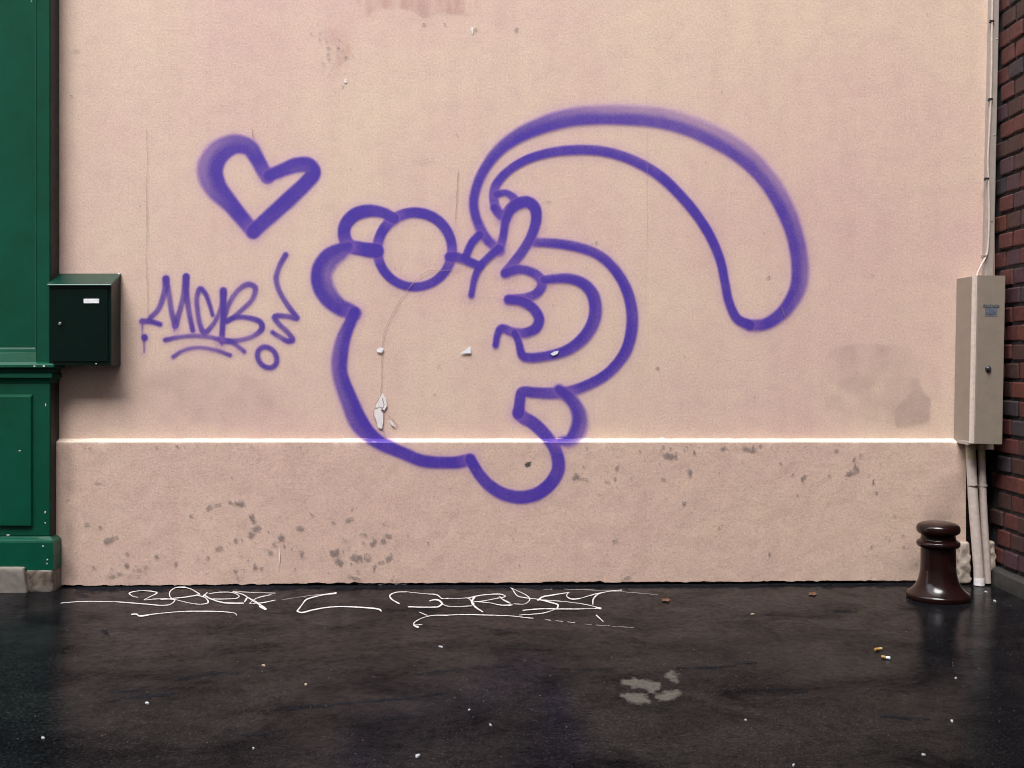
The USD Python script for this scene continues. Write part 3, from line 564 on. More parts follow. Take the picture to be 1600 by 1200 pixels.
flake('paper_scrap', [(588, 547), (594, 543), (600, 544), (597, 551), (591, 550)], 'small pale paper scrap stuck on the crack left of the triangular scrap')
flake('paper_scrap', [(860, 553), (866, 549), (873, 548), (871, 553), (864, 556)], 'tiny bluish paper scrap stuck on the violet arm line')

def ground_sheet(name, A, xs_, ys_, lift, material, label=None, kind=None):
    keep = A > 0.012; q = keep[:-1, :-1] | keep[1:, :-1] | keep[:-1, 1:] | keep[1:, 1:]
    Xp, Yp = np.meshgrid(xs_, ys_); v = on_ground(Xp.ravel(), Yp.ravel(), lift); nx = len(xs_)
    i, j = np.nonzero(q); a = i * nx + j; f = np.stack([a + nx, a + nx + 1, a + 1, a], 1)
    used = np.unique(f); remap = np.zeros(len(v), int); remap[used] = np.arange(len(used))
    g = part(ground, name, (v[used], remap[f]), material, label=label, kind=kind)
    UsdGeom.PrimvarsAPI(g).CreatePrimvar('cover', Sdf.ValueTypeNames.FloatArray, 'vertex').Set(Vt.FloatArray.FromNumpy(A.ravel()[used].astype(np.float32)))
def poly_alpha(geom, g, soft, rag, seed, sx=9.0, sy=3.0, strength=.9):
    from shapely import contains_xy, distance, points
    x0, y0, x1, y1 = geom.bounds; xs_, ys_ = np.arange(x0 - 8, x1 + 8, g), np.arange(y0 - 4, y1 + 4, g * .6)
    Xp, Yp = np.meshgrid(xs_, ys_); ins = contains_xy(geom, Xp.ravel(), Yp.ravel()); dd = distance(geom.boundary, points(Xp.ravel(), Yp.ravel())) * np.where(ins, 1, -1)
    n = meshkit.fbm(np.stack([Xp.ravel() / sx, Yp.ravel() / sy, 0 * dd], -1), 4, seed) - 0.5
    return (strength * np.clip((dd + rag * n) / soft + .5, 0, 1)).reshape(Xp.shape), xs_, ys_
def covered(m, c):
    UsdGeom.PrimvarsAPI(m).CreatePrimvar('cover', Sdf.ValueTypeNames.FloatArray, 'vertex').Set(Vt.FloatArray([c] * len(UsdGeom.Mesh(m).GetPointsAttr().Get())))
# ------------------------------------------------------------------ white scrawls and marks on the pavement
def ground_poly(geom, lift):
    ms = []
    for g in getattr(geom, 'geoms', [geom]):
        if g.is_empty or g.area < 0.2: continue
        v2, f2 = trimesh.creation.triangulate_polygon(g, engine='earcut')
        v3 = on_ground(v2[:, 0], v2[:, 1], lift)
        m = trimesh.Trimesh(v3, f2, process=False)
        ms.append(m)
    m = join(ms)
    n = np.cross(m.vertices[m.faces[:, 1]] - m.vertices[m.faces[:, 0]], m.vertices[m.faces[:, 2]] - m.vertices[m.faces[:, 0]])
    f = m.faces.copy(); f[n[:, 2] < 0] = f[n[:, 2] < 0][:, ::-1]
    return trimesh.Trimesh(m.vertices, f, process=False)
def scrawl(lines, off, sc, w=2.6, seed=1):
    rs = np.random.default_rng(seed); ps = []
    for l in lines:
        ww = w
        if isinstance(l[0], (int, float)): ww, l = l[0], l[1:]
        c = curve([(off[0] + x / sc, off[1] + y / sc) for x, y in l], 10)
        c[:, 1] *= 1.35
        n = len(c); seg = max(3, n // max(1, n // 9))
        wv = ww * np.interp(np.arange(n), np.linspace(0, n, max(4, n // 9)), rs.uniform(0.5, 1.35, max(4, n // 9)))
        for i in range(0, n - 1, 3):
            ps.append(LineString(c[i:min(n, i + 4)]).buffer(wv[i] * 0.34, 4))
    u = unary_union(ps).simplify(0.12)
    from shapely import affinity
    return affinity.scale(u, 1, 1 / 1.35, origin=(0, 0))
sA = ((180, 905), 6.4); sB = ((440, 905), 6.154); sC = ((690, 905), 5.333)
scr1 = unary_union([scrawl([
    [2.6, (225, 182), (175, 170), (140, 142), (200, 121), (330, 117), (418, 136), (350, 175), (290, 207), (400, 199), (530, 198), (596, 212), (560, 248), (490, 262), (300, 249), (0, 225)],
    [1.6, (0, 225), (-130, 222), (-350, 224), (-480, 234), (-544, 240)],
    [3.0, (455, 207), (560, 195), (700, 180), (830, 158)], [2.4, (845, 150), (760, 100), (680, 82), (600, 87), (545, 130), (552, 180), (640, 215), (850, 251), (930, 233), (905, 190), (820, 160)],
    [2.8, (880, 170), (920, 135)], [3.0, (890, 160), (960, 200), (1080, 235), (1280, 242)], [2.2, (950, 199), (1100, 200), (1220, 190), (1240, 172), (1180, 137), (1050, 130), (940, 145)],
    [4.5, (1180, 125), (1280, 155), (1350, 200), (1430, 245), (1490, 293)], [6.5, (1455, 270), (1500, 297)], [3.4, (1320, 185), (1295, 228)],
    [2.4, (1345, 243), (1410, 195), (1560, 155)], [2.6, (1345, 246), (1480, 236), (1600, 212)],
    [1.3, (1200, 124), (1400, 134), (1600, 140)],
    [3.4, (165, 350), (215, 348), (240, 366), (330, 357)], [2.4, (240, 366), (400, 345), (650, 322), (900, 319), (1100, 325), (1205, 342), (1212, 358)],
    [3.2, (620, 46), (690, 50), (640, 62), (700, 72)]], *sA, seed=2)])
scr1b = scrawl([[1.5, (0, 200), (120, 180), (240, 162), (400, 145), (500, 137)]], *sB, seed=3)
scr2 = scrawl([[4.2, (520, 135), (460, 142)], [3.2, (470, 140), (390, 154), (270, 185), (235, 200), (190, 255), (150, 305)], [3.0, (150, 308), (190, 320), (300, 295), (450, 270), (600, 264), (850, 278), (940, 291), (958, 306)]], *sB, seed=4)
scr3 = unary_union([scrawl([[2.8, (1130, 235), (1055, 190), (1040, 158), (1095, 127), (1200, 121)], [1.8, (1200, 121), (1380, 140)], [2.4, (1380, 140), (1495, 152), (1535, 182)],
    [3.4, (1425, 208), (1480, 196), (1520, 208), (1542, 235), (1510, 263), (1400, 270), (1220, 266)], [2.0, (1535, 235), (1600, 262)], [1.6, (1535, 188), (1600, 182)],
    [1.8, (1325, 315), (1400, 345)], [2.6, (1600, 345), (1440, 348), (1335, 378), (1270, 425), (1285, 455)], [5.0, (1275, 445), (1310, 460)], [2.0, (1280, 438), (1350, 436)]], *sB, seed=5),
    scrawl([[1.6, (0, 160), (100, 162), (220, 155)], [2.4, (220, 158), (300, 138), (400, 126), (500, 126), (532, 142), (492, 156)], [3.4, (482, 142), (505, 165), (572, 200)], [3.6, (275, 145), (252, 190), (282, 232), (342, 270)], [2.4, (222, 155), (272, 205)],
    [2.2, (250, 190), (350, 180), (480, 155)], [2.4, (278, 185), (400, 196), (500, 216), (582, 215)], [5.0, (560, 217), (584, 213)], [1.6, (0, 195), (20, 215), (80, 228), (250, 222)],
    [2.2, (0, 300), (200, 292), (400, 297), (600, 305), (720, 320), (760, 323)], [1.1, (860, 335), (910, 341)], [1.1, (950, 346), (1010, 350)], [1.1, (1045, 355), (1110, 361)],
    [2.2, (575, 70), (640, 100), (705, 132), (735, 165), (700, 203), (600, 205)], [2.4, (585, 75), (632, 138), (700, 155)], [2.0, (700, 155), (800, 166)], [3.0, (800, 166), (900, 190), (970, 215), (962, 244)], [1.8, (960, 246), (850, 280), (650, 296)],
    [2.0, (800, 170), (970, 181), (1100, 194), (1240, 218), (1320, 240)], [4.6, (1295, 238), (1322, 242)], [3.4, (1062, 110), (930, 131), (835, 150), (805, 175)], [3.2, (680, 258), (760, 251), (850, 245)], [2.2, (850, 245), (1100, 247), (1310, 243)],
    [3.2, (1055, 112), (1042, 140), (1080, 164), (1150, 160)], [2.0, (1150, 160), (1290, 121), (1400, 100)], [3.0, (1500, 90), (1400, 99), (1300, 127), (1262, 170), (1260, 208)], [2.6, (1290, 300), (1345, 350)]], *sC, seed=6)])
scr4 = scrawl([[1.0, (850, 87), (920, 80)], [1.2, (1020, 80), (1250, 88), (1420, 97)], [1.0, (1420, 97), (1600, 110), (1800, 128)], [0.9, (1200, 372), (1250, 376)], [0.9, (1290, 380), (1400, 386)], [0.9, (1420, 392), (1600, 400)]], *sC, seed=7)
WS = M['scrawl_film']
covered(part(ground, 'painted_scrawl', ground_poly(scr1, 0.0022), WS, label='white painted scrawl at the left of the pavement by the wall'), 0.66)
covered(part(ground, 'painted_scrawl', ground_poly(scr2, 0.0022), WS, label='single looping white stroke between the two scrawls'), 0.70)
covered(part(ground, 'painted_scrawl', ground_poly(scr3, 0.0022), WS, label='white painted scrawl in the middle of the pavement by the wall'), 0.66)
covered(part(ground, 'worn_scrawl_line', ground_poly(unary_union([scr4, scr1b]), 0.0016), M['worn_scrawl_film']), 0.5)
# dark strip along the foot of the wall, and splashes of white paint on it
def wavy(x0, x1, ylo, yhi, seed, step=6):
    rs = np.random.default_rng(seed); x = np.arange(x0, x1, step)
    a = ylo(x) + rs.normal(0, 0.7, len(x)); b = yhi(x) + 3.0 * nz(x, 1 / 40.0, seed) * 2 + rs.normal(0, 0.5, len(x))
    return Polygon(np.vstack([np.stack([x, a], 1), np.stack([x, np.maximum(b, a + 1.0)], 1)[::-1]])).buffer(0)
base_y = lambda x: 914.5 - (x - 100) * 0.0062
ground_sheet('joint_seam', *poly_alpha(wavy(120, 1440, lambda x: base_y(x) - 9, lambda x: base_y(x) + 7.5, 3), 1.6, 4.0, 9.0, 61, 16.0, 3.0), 0.0012, M['seam_dirt'], label='dark ragged strip along the foot of the wall')
spl = []
rs = np.random.default_rng(19)
for (a, b, w) in [(190, 262, 1.6), (285, 330, 1.2), (560, 640, 2.2), (598, 625, 2.4), (660, 728, 1.8), (700, 716, 2.2), (960, 1000, 1.4), (1100, 1130, 1.2), (820, 850, 1.0)]:
    x = np.arange(a, b, 4.0)
    spl.append(Polygon(np.vstack([np.stack([x, base_y(x) + 0.6 - w * 0.5 + rs.normal(0, .3, len(x))], 1), np.stack([x, base_y(x) + 0.6 + w * rs.uniform(0.1, 1.1, len(x))], 1)[::-1]])).buffer(0))
part(ground, 'paint_splash', ground_poly(unary_union(spl), 0.0028), M['white_plaster'], kind='stuff', label='white paint splashes along the foot of the wall')
sm = []
for pl in [[(972, 1063), (1000, 1062), (1028, 1066), (1030, 1076), (1018, 1082), (1005, 1075), (980, 1070)], [(970, 1085), (990, 1084), (1010, 1088), (1014, 1095), (998, 1101), (990, 1097)], [(1024, 1090), (1040, 1080), (1058, 1078), (1064, 1083), (1050, 1091), (1035, 1094)], [(1040, 1058), (1050, 1050), (1058, 1055), (1057, 1064)]]:
    sm.append(Polygon(pl).buffer(1.5).buffer(-0.5))
ground_sheet('pale_smear', *poly_alpha(unary_union(sm), 1.3, 5.5, 9.0, 63, 9.0, 4.0, .55), 0.0014, M['smear_film'], label='pale grey smear on the wet asphalt')

ck = []
for (pts, w) in [([(270, 1063), (300, 1056), (335, 1051), (380, 1050)], 5), ([(150, 1098), (190, 1090), (240, 1086), (280, 1081)], 4), ([(430, 1107), (500, 1102), (560, 1096), (640, 1089), (690, 1083)], 3), ([(170, 1080), (230, 1077)], 3), ([(620, 1052), (680, 1049), (740, 1044), (800, 1038)], 4), ([(1060, 1043), (1110, 1042), (1180, 1035)], 4), ([(880, 1046), (960, 1044)], 4), ([(1290, 952), (1340, 955)], 2.5), ([(1180, 1078), (1260, 1080)], 3), ([(370, 1148), (420, 1146)], 3), ([(160, 984), (172, 992)], 7), ([(1330, 928), (1338, 930)], 4), ([(120, 928), (136, 931)], 3), ([(600, 1120), (660, 1118)], 3), ([(1380, 1118), (1450, 1123)], 3)]:
    c = curve(pts, 8); rs_ = np.random.default_rng(int(pts[0][0])); n = len(c)
    env = np.sin(np.linspace(0.12, math.pi - .12, n)) * rs_.uniform(.45, 1.1, n) * w * 0.6
    ck.append(Polygon(np.vstack([np.stack([c[:, 0], c[:, 1] - env / 2], 1), np.stack([c[:, 0], c[:, 1] + env / 2], 1)[::-1]])).buffer(0))
ground_sheet('worn_streak', *poly_alpha(unary_union(ck), 2.2, 4.0, 6.0, 65, 22.0, 3.0, .75), 0.0008, M['seam_dirt'], kind='stuff', label='dark worn streaks in the asphalt')

def litter(name, px, py, rx, ry, label, cat, material, seed, h=0.004):
    rs = np.random.default_rng(seed); b = blob(px, py, rx * .7, ry * .62, rs, 13, rs.uniform(-.4, .4))
    lo = on_ground(b[:, 0], b[:, 1], 0.0005); hi = on_ground(b[:, 0] * 0.9 + px * 0.1, b[:, 1] * 0.9 + py * 0.1, h * 1.0)
    hi[:, 2] += rs.uniform(0, h * 0.6, len(hi))
    m = trimesh.convex.convex_hull(np.vstack([lo, hi]))
    return part('/World', name, m, M[material], label=label, cat=cat)
for k, (px, py, rx, ry, lb) in enumerate([
    (688, 1010, 8, 1.6, 'flat white paper scrap on the asphalt under the middle scrawl'),
    (230, 1098, 6, 2.4, 'white paper scrap on the asphalt left of the dark streaks'),
    (412, 1040, 5, 2.4, 'buff paper scrap on the asphalt below the left scrawl'),
    (478, 1069, 4, 2.4, 'small buff scrap on the asphalt right of the buff paper scrap'),
    (652, 1181, 7, 4, 'larger white scrap at the bottom edge of the pavement'),
    (734, 1110, 4, 2.4, 'white crumb on the asphalt above the other crumb near the violet reflection'),
    (766, 1133, 4, 2.4, 'white crumb on the asphalt below the other crumb near the violet reflection'),
    (67, 1153, 4, 2.4, 'white speck on the dark pavement in front of the green shopfront'),
    (396, 1169, 3, 2, 'lone white speck near the bottom left of the pavement'),
    (1176, 959, 5, 1.6, 'yellowish scrap on the asphalt under the right half of the wall'),
    (1165, 1124, 3, 2, 'white speck right of and below the pale smear'),
    (1488, 1126, 5, 2.4, 'white chip on the dark pavement at the far right'),
    (1443, 1179, 5, 2.6, 'white chip at the bottom right corner of the pavement'),
    (1240, 1196, 4, 3, 'white chip cut by the bottom edge of the picture'),
    (1493, 1059, 2.6, 2, 'white speck on the pavement in front of the bollard'),
    (1554, 938, 4, 1.4, 'white speck on the pavement by the foot of the brick wall'),
    (1540, 924, 4, 1.6, 'white chip lying at the foot of the pipes')]):
    litter('litter_scrap', px, py, rx, ry, lb, 'scrap', 'litter_buff' if 'buff' in lb or 'yellow' in lb else 'litter_paper', 40 + k, 0.0025)
sp = []
for k in range(170):
    px, py = rs.uniform(10, 1590), 925 + 275 * rs.uniform(0, 1) ** 0.8
    b = blob(px, py, rs.uniform(0.4, 1.3), rs.uniform(0.3, 0.8), rs, 6)
    sp.append(trimesh.convex.convex_hull(np.vstack([on_ground(b[:, 0], b[:, 1], 0.0), on_ground(b[:, 0], b[:, 1], 0.002) + rs.normal(0, 0.0003, (6, 3))])))
tag(part('/World', 'grit', join(sp), M['pale_smear']), 'tiny pale grit scattered over the wet asphalt', 'grit', kind='stuff')
for k, (px, py, lb) in enumerate([(1041, 938, 'small brown leaf on the asphalt right of the middle scrawl'), (1270, 928, 'small brown leaf on the asphalt left of the bollard')]):
    rl = np.random.default_rng(70 + k); t = np.linspace(0, 2 * math.pi, 15)[:-1]
    r = 1 + 0.35 * np.cos(5 * t) * (t > 0.4)
    p2 = np.stack([px + 7 * r * np.cos(t), py + 2.4 * r * np.sin(t)], 1); v = on_ground(p2[:, 0], p2[:, 1], 0.003); v[:, 2] += rl.uniform(0, 0.002, len(v))
    c = on_ground(np.array([px]), np.array([py]), 0.0035); n = len(v)
    tag(part('/World', 'leaf', trimesh.Trimesh(np.vstack([v, c]), [[i, (i + 1) % n, n] for i in range(n)], process=False), M['leaf_brown']), lb, 'leaf')
for k, (px, py, ang, lb) in enumerate([(1372, 1015.5, 20, 'yellow cigarette butt, the one nearer the wall'), (1384, 1028.5, -38, 'pale cigarette butt with orange end, the one nearer the viewer')]):
    p = on_ground(np.array([px]), np.array([py]), 0.0048)[0]
    t = thing('cigarette_butt', lb, 'cigarette butt', p, rotz=ang)
    def cyl(x0, x1, r): return tube([(x0, 0, 0), ((x0 + x1) / 2, 0, 0.0003), (x1, 0, 0)], r, 10)
    part(t, 'filter', cyl(-0.013, 0.002, 0.0043), M['butt_filter'], 30)
    part(t, 'paper_tube', cyl(0.002, 0.014, 0.0041), M['butt_paper'] if k == 0 else M['paper'], 30)

# ------------------------------------------------------------------ green shopfront on the left
shop = thing('green_shopfront', 'glossy dark green panelled timber shopfront at the left edge', 'shopfront', (0, 0, 0))
D0, XR0, XL = 0.083, X_(92), -3.7
GP = M['green_paint']
zs_ = lambda py: Z_(py, 0.09)
def wrap(profile):
    """moulding that runs along the front and returns round the right corner; profile: (z, projection), top to bottom"""
    rows = [np.array([(XL, -(D0 + o), zz), (XR0 + o, -(D0 + o), zz), (XR0 + o, -0.001, zz)]) for zz, o in profile]
    v, f = strip(rows)
    n = len(rows)
    f = np.vstack([f])
    return v, f
def wrap_closed(profile):
    p = [(profile[0][0], -0.03)] + profile + [(profile[-1][0], -0.03)]
    return wrap(p)
ztop, zsill = 5.0, zs_(567)
part(shop, 'stile', rbox(X_(56.5, .083), XR0, -D0, -0.001, zsill, ztop, 0.003), GP)
part(shop, 'stile', rbox(-2.78, -2.70, -D0, -0.001, zsill, ztop, 0.003), GP)
for (xa, xb) in ((-2.70, X_(56.5, .083)), (XL, -2.78)):
    zb_ = zs_(548)
    part(shop, 'upper_panel', box(xa, xb, -0.060, -0.002, zsill, ztop), GP)
    # sloped moulding at the foot and the sides of the panel
    b = 0.016
    v = np.array([(xa, -.0605, zs_(543)), (xb - b, -.0605, zs_(543)), (xb - b, -.0605, ztop), (xa, -.0635, zs_(545.5)), (xb - b + .004, -.0635, zs_(545.5)), (xb - b + .004, -.0635, ztop),
                  (xa, -.0665, zs_(550)), (xb - b + .009, -.0665, zs_(550)), (xb - b + .009, -.0665, ztop), (xa, -.0845, zs_(566.5)), (xb + .0005, -.0835, zs_(566.5)), (xb + .0005, -.0835, ztop)])
    f = []
    for k in range(3):
        a, c = 3 * k, 3 * (k + 1)
        f += [[c, c + 1, a + 1, a], [c + 1, c + 2, a + 2, a + 1]]
    part(shop, 'panel_moulding', (v, np.array(f)), GP)
part(shop, 'sill_moulding', wrap_closed([(zs_(565.8), 0.0), (zs_(568.5), 0.022), (zs_(570), 0.027), (zs_(573.5), 0.028), (zs_(575), 0.024), (zs_(577), 0.010), (zs_(583), 0.008), (zs_(584.5), 0.014), (zs_(590), 0.014), (zs_(592), 0.006), (zs_(598), 0.003), (zs_(599), 0.0)]), GP)
zlo = zs_(838)
part(shop, 'lower_frame', rbox(XL, XR0, -D0, -0.001, zlo, zs_(598), 0.002), GP)
for (xa, xb) in ((-2.66, X_(50, .09)), (XL, -2.80)):
    z0_, z1_ = zs_(823), zs_(616.5)
    o, c = 0.011, 0.010
    v = np.array([(xa, -D0 - .0005, z0_), (xb, -D0 - .0005, z0_), (xb, -D0 - .0005, z1_), (xa, -D0 - .0005, z1_), (xa + c, -D0 - o, z0_ + c), (xb - c * .35, -D0 - o, z0_ + c * .5), (xb - c * .35, -D0 - o, z1_ - c), (xa + c, -D0 - o, z1_ - c)])
    part(shop, 'lower_panel', (v, np.array([[4, 5, 6, 7], [0, 1, 5, 4], [1, 2, 6, 5], [2, 3, 7, 6], [3, 0, 4, 7]])), GP)
part(shop, 'base_board', wrap_closed([(zs_(838.5), 0.0), (zs_(841.5), 0.012), (zs_(844), 0.021), (zs_(847), 0.024), (Z_(891, .107), 0.024), (Z_(893, .107), 0.020)]), GP)
part(shop, 'backing', box(XL, XR0 - 0.05, -0.056, -0.002, Z_(893, .1), zs_(566)), GP)
ch = []
for (px, py, rx, ry) in [(71, 632, 1.3, 2.6), (54, 572, 2.0, 1.2), (69, 572, 2.6, 1.4), (71, 801, 1.6, 3.2), (71.5, 817, 2.2, 1.4), (68, 853, 2.2, 1.8), (74, 874, 1.4, 2.0), (73.5, 881, 1.4, 1.6), (14, 836, 4, 1.4), (49, 2, 1.4, 1.2), (31, 704, 2.4, 1.2)]:
    d = 0.112 if py in (572, 853) or py > 840 else 0.0852 if px > 52 else 0.0955
    if py < 10: d = 0.0852
    b = blob(px, py, rx, ry, rnd, 8)
    v = np.stack([X_(b[:, 0], d), np.full(8, -d - 0.0006), Z_(b[:, 1], d)], -1); c = v.mean(0) + [0, -0.0008, 0]
    ch.append(trimesh.Trimesh(np.vstack([v, c]), [[i, 8, (i + 1) % 8] for i in range(8)], process=False))
part(shop, 'paint_chips', join(ch), M['white_plaster'], kind='stuff', label='small white chips in the green paint')
plain('dark_edge', (0.011, 0.010, 0.009), rough=0.6, bump=0.8, scale=30, var=0.7)
part(shop, 'side_board', join([box(XR0 - .001, XR0 + .0015, -D0 + .006, -.0005, zsill + .004, ztop), box(XR0 - .001, XR0 + .0015, -D0 + .006, -.0005, zlo, zs_(598.5))]), M['dark_edge'], label='dark return of the timber against the wall')  # near-black board over the right side of the timber
# stones under it
def rough_stone(x0, x1, y0, y1, z0, z1, r, seed, taper=0.0, amp=0.006):
    m = rbox(x0, x1, y0, y1, z0, z1, r)
    mm = manifold3d.Manifold(manifold3d.Mesh(np.asarray(m.vertices, np.float32), np.asarray(m.faces, np.uint32))).refine_to_length(0.012).to_mesh()
    v = np.asarray(mm.vert_properties[:, :3], float); n = meshkit.fbm(v * 45, 3, seed) - 0.5; n2 = meshkit.fbm(v * 45 + 9, 3, seed + 5) - 0.5
    v = v + np.stack([n * amp, n2 * amp, n * amp * .5], 1)
    if taper: v[:, 0] += taper * (z1 - v[:, 2])
    return v, np.asarray(mm.tri_verts)
zg = gz(-1.85) - 0.01
part(shop, 'foot_stone', rough_stone(X_(39.5, .112), X_(101), -0.112, 0.0, zg, Z_(890.5, .11), 0.007, 3), M['stone_dirty'], smooth=40, label='dirty stone block under the right corner')
part(shop, 'threshold_stone', rough_stone(-3.2, X_(36, .125), -0.128, -0.002, zg - 0.01, Z_(887, .125), 0.005, 6, 0.16), M['stone'], smooth=40, label='pale threshold stone at the left edge')

# ------------------------------------------------------------------ mailbox
MX0, MX1, MD = X_(77, .1), X_(174, .1), 0.10
mz0, mzf, mzb = Z_(571, .1), Z_(442.5, .1), Z_(427.5)
mb = thing('mailbox', 'dark green metal letter box hung on the wall beside the shopfront', 'mailbox', ((MX0 + MX1) / 2, 0, mz0))
cx, wz = (MX0 + MX1) / 2, mz0
hw = (MX1 - MX0) / 2; hf, hb = mzf - wz, mzb - wz
pr = [(-0.002, 0.0), (-MD, 0.0), (-MD, hf - .006), (-0.002, hb - .006)]
body = trimesh.convex.convex_hull(np.array([(sx * hw, y, zz) for sx in (-1, 1) for y, zz in pr]))
part(mb, 'body', body, M['mailbox_paint'])
lid = trimesh.convex.convex_hull(np.array([(sx * (hw + .003), y, zz) for sx in (-1, 1) for y, zz in [(-0.003, hb - .005), (-0.003, hb), (-MD - .010, hf - .004), (-MD - .012, hf - .007), (-MD - .012, hf - .011), (-MD - .009, hf - .011)]]))
part(mb, 'lid', lid, M['mailbox_lid_paint'])
part(mb, 'door', rbox(-hw + .012, hw - .012, -MD - .004, -MD + .004, .016, hf - .022, .0015), M['mailbox_paint'])
lx0, lx1 = X_(131, .104) - cx, X_(155, .104) - cx
part(mb, 'name_card', rbox(lx0, lx1, -MD - .0065, -MD - .003, Z_(474, .104) - wz, Z_(467, .104) - wz, .0008), M['white_card'], label='white name card')
lock = trimesh.creation.revolve(np.array([(0, 0), (.0075, 0), (.0075, .004), (.006, .0065), (.0035, .007), (.003, .005), (0, .005)]), sections=24)
lock.apply_transform(trimesh.transformations.rotation_matrix(math.pi / 2, (1, 0, 0))); lock.apply_translation((X_(94, .104) - cx, -MD - .0035, Z_(506, .104) - wz))
part(mb, 'lock', lock, M['chrome'], 30)
part(mb, 'rivet', fanr if False else trimesh.creation.icosphere(2, .0028).apply_translation((X_(150, .104) - cx, -MD - .0025, Z_(569, .104) - wz)), M['chrome'], True)
part(mb, 'lid_corner', trimesh.creation.icosphere(1, .004).apply_translation((hw - .004, -0.010, hb - .003)), M['white_card'], True)

# ------------------------------------------------------------------ electrical box, duct, cable, pipes
EX0, EX1, ED = X_(1515.5, .14), X_(1566, .14), 0.14
ez0, ez1 = Z_(693.5, .14), Z_(430.5, .14)
eb = thing('electrical_box', 'tall grey metal meter cabinet at the right end of the wall', 'electrical box', ((EX0 + EX1) / 2, 0, ez0), roty=1.1)
ew, eh = (EX1 - EX0) / 2, ez1 - ez0
def prism(poly, z0, z1):
    m = trimesh.creation.extrude_polygon(Polygon(poly), z1 - z0, engine='earcut'); m.apply_translation((0, 0, z0)); return m
part(eb, 'body', prism([(-ew - .006, -.004), (-ew, -ED + .012), (-ew + .012, -ED + .002), (ew - .003, -ED + .002), (ew, -ED + .006), (ew, -.004)], 0.006, eh - .004), M['grey_box_paint'])
part(eb, 'door', prism([(-ew + .016, -ED + .003), (-ew + .016, -ED - .002), (-ew + .019, -ED - .004), (ew - .003, -ED - .004), (ew - .001, -ED - .001), (ew - .001, -ED + .003)], 0.0, eh), M['grey_box_paint'])
part(eb, 'edge_strip', prism([(-ew + .0005, -ED + .011), (-ew + .001, -ED + .007), (-ew + .008, -ED - .0005), (-ew + .0155, -ED - .002), (-ew + .0155, -ED + .003)], 0.001, eh - .001), M['pale_cable'])  # highlight along the front edge put in as a paler strip
part(eb, 'bottom_flange', rbox(-ew - .004, -ew + .014, -ED + .01, -.006, -.008, .008, .002), M['duct_paint'])
kn = trimesh.creation.revolve(np.array([(0, 0), (.012, 0), (.012, .004), (.009, .009), (.005, .012), (0, .0125)]), sections=24)
kn.apply_transform(trimesh.transformations.rotation_matrix(math.pi / 2, (1, 0, 0))); kn.apply_translation((X_(1541.5, .144) - (EX0 + EX1) / 2, -ED - .003, Z_(576, .144) - ez0))
part(eb, 'lock_knob', kn, M['knob_black'], 30)
ecx = (EX0 + EX1) / 2
def stk(px0, px1, py0, py1, off): return box(X_(px0, .144) - ecx, X_(px1, .144) - ecx, -ED - off - .0006, -ED - off, Z_(py1, .144) - ez0, Z_(py0, .144) - ez0)
stb = part(eb, 'sticker', stk(1535, 1554, 480, 494, .0042), M['sticker_blue'], label='worn blue sticker with unreadable print')
part(str(stb.GetPath()), 'print_line', join([stk(1532 + 3.2 * k, 1534.6 + 3.2 * k, 475.5 + (k % 3) * .6, 480.2, .0050) for k in range(8)]), M['sticker_dark'])
part(str(stb.GetPath()), 'print_line', join([stk(1537 + 2.6 * k, 1538.8 + 2.6 * k, 488, 491.5, .0050) for k in range(6)]), M['sticker_dark'])

dt = thing('cable_duct', 'flat grey cable duct rising beside the brick wall', 'cable duct', (X_(1547, .03), -0.001, ez1 - .002))
dz = Z_(-40, .03) - ez1 + .6
def duct_y(a, b):
    v = []
    for zz, xa, xb in [(0, X_(1539, .03), X_(1553, .03)), (dz, X_(1553.5, .03) + .004, X_(1566, .03) + .004)]:
        o = X_(1547, .03)
        v += [(xa - o, -.026, zz), (xa - o + .004, -.031, zz), (xb - o - .004, -.031, zz), (xb - o, -.026, zz), (xb - o, 0, zz), (xa - o, 0, zz)]
    return trimesh.convex.convex_hull(np.array(v))
part(dt, 'duct_cover', duct_y(0, 0), M['duct_paint'])
for py in (60, 210, 345):
    xm = X_(1553 + (430 - py) * .0285, .03) - X_(1547, .03)
    part(dt, 'screw', trimesh.creation.icosphere(2, .003).apply_translation((xm - .016, -.031, Z_(py, .03) - ez1)), M['chrome'], True)
cb = thing('thin_cable', 'thin pale cable clipped along the grey duct and entering the cabinet', 'cable', (X_(1545), -0.02, ez1))
o = np.array([X_(1545), -0.02, ez1])
cpts = curve([(1552, -60), (1551, -10), (1550, 33), (1549.5, 90), (1548, 155), (1546, 200), (1543.5, 250), (1544.5, 285), (1545.5, 340), (1544, 380), (1541.5, 398), (1534, 411), (1525, 427), (1522, 436)], 6)
c3 = np.stack([X_(cpts[:, 0], .036), np.full(len(cpts), -.0365), Z_(cpts[:, 1], .036)], 1); c3[-18:, 1] = np.linspace(-.0365, -.06, 18)
part(cb, 'cable', tube(c3 - o, 0.0042, 8), M['pale_cable'], 60)
for (px, py) in [(1548, 33), (1546, 155), (1540, 279), (1536, 400)]:
    x, zz = X_(px, .036), Z_(py, .036)
    part(cb, 'clip', join([rbox(x - .006 - o[0], x + .013 - o[0], -.042 - o[1], -.030 - o[1], zz - .004 - o[2], zz + .004 - o[2], .0015), trimesh.creation.icosphere(1, .0045).apply_translation((x - .005 - o[0], -.040 - o[1], zz - .006 - o[2]))]), M['knob_black'] if py != 400 else M['grey_box_paint'])
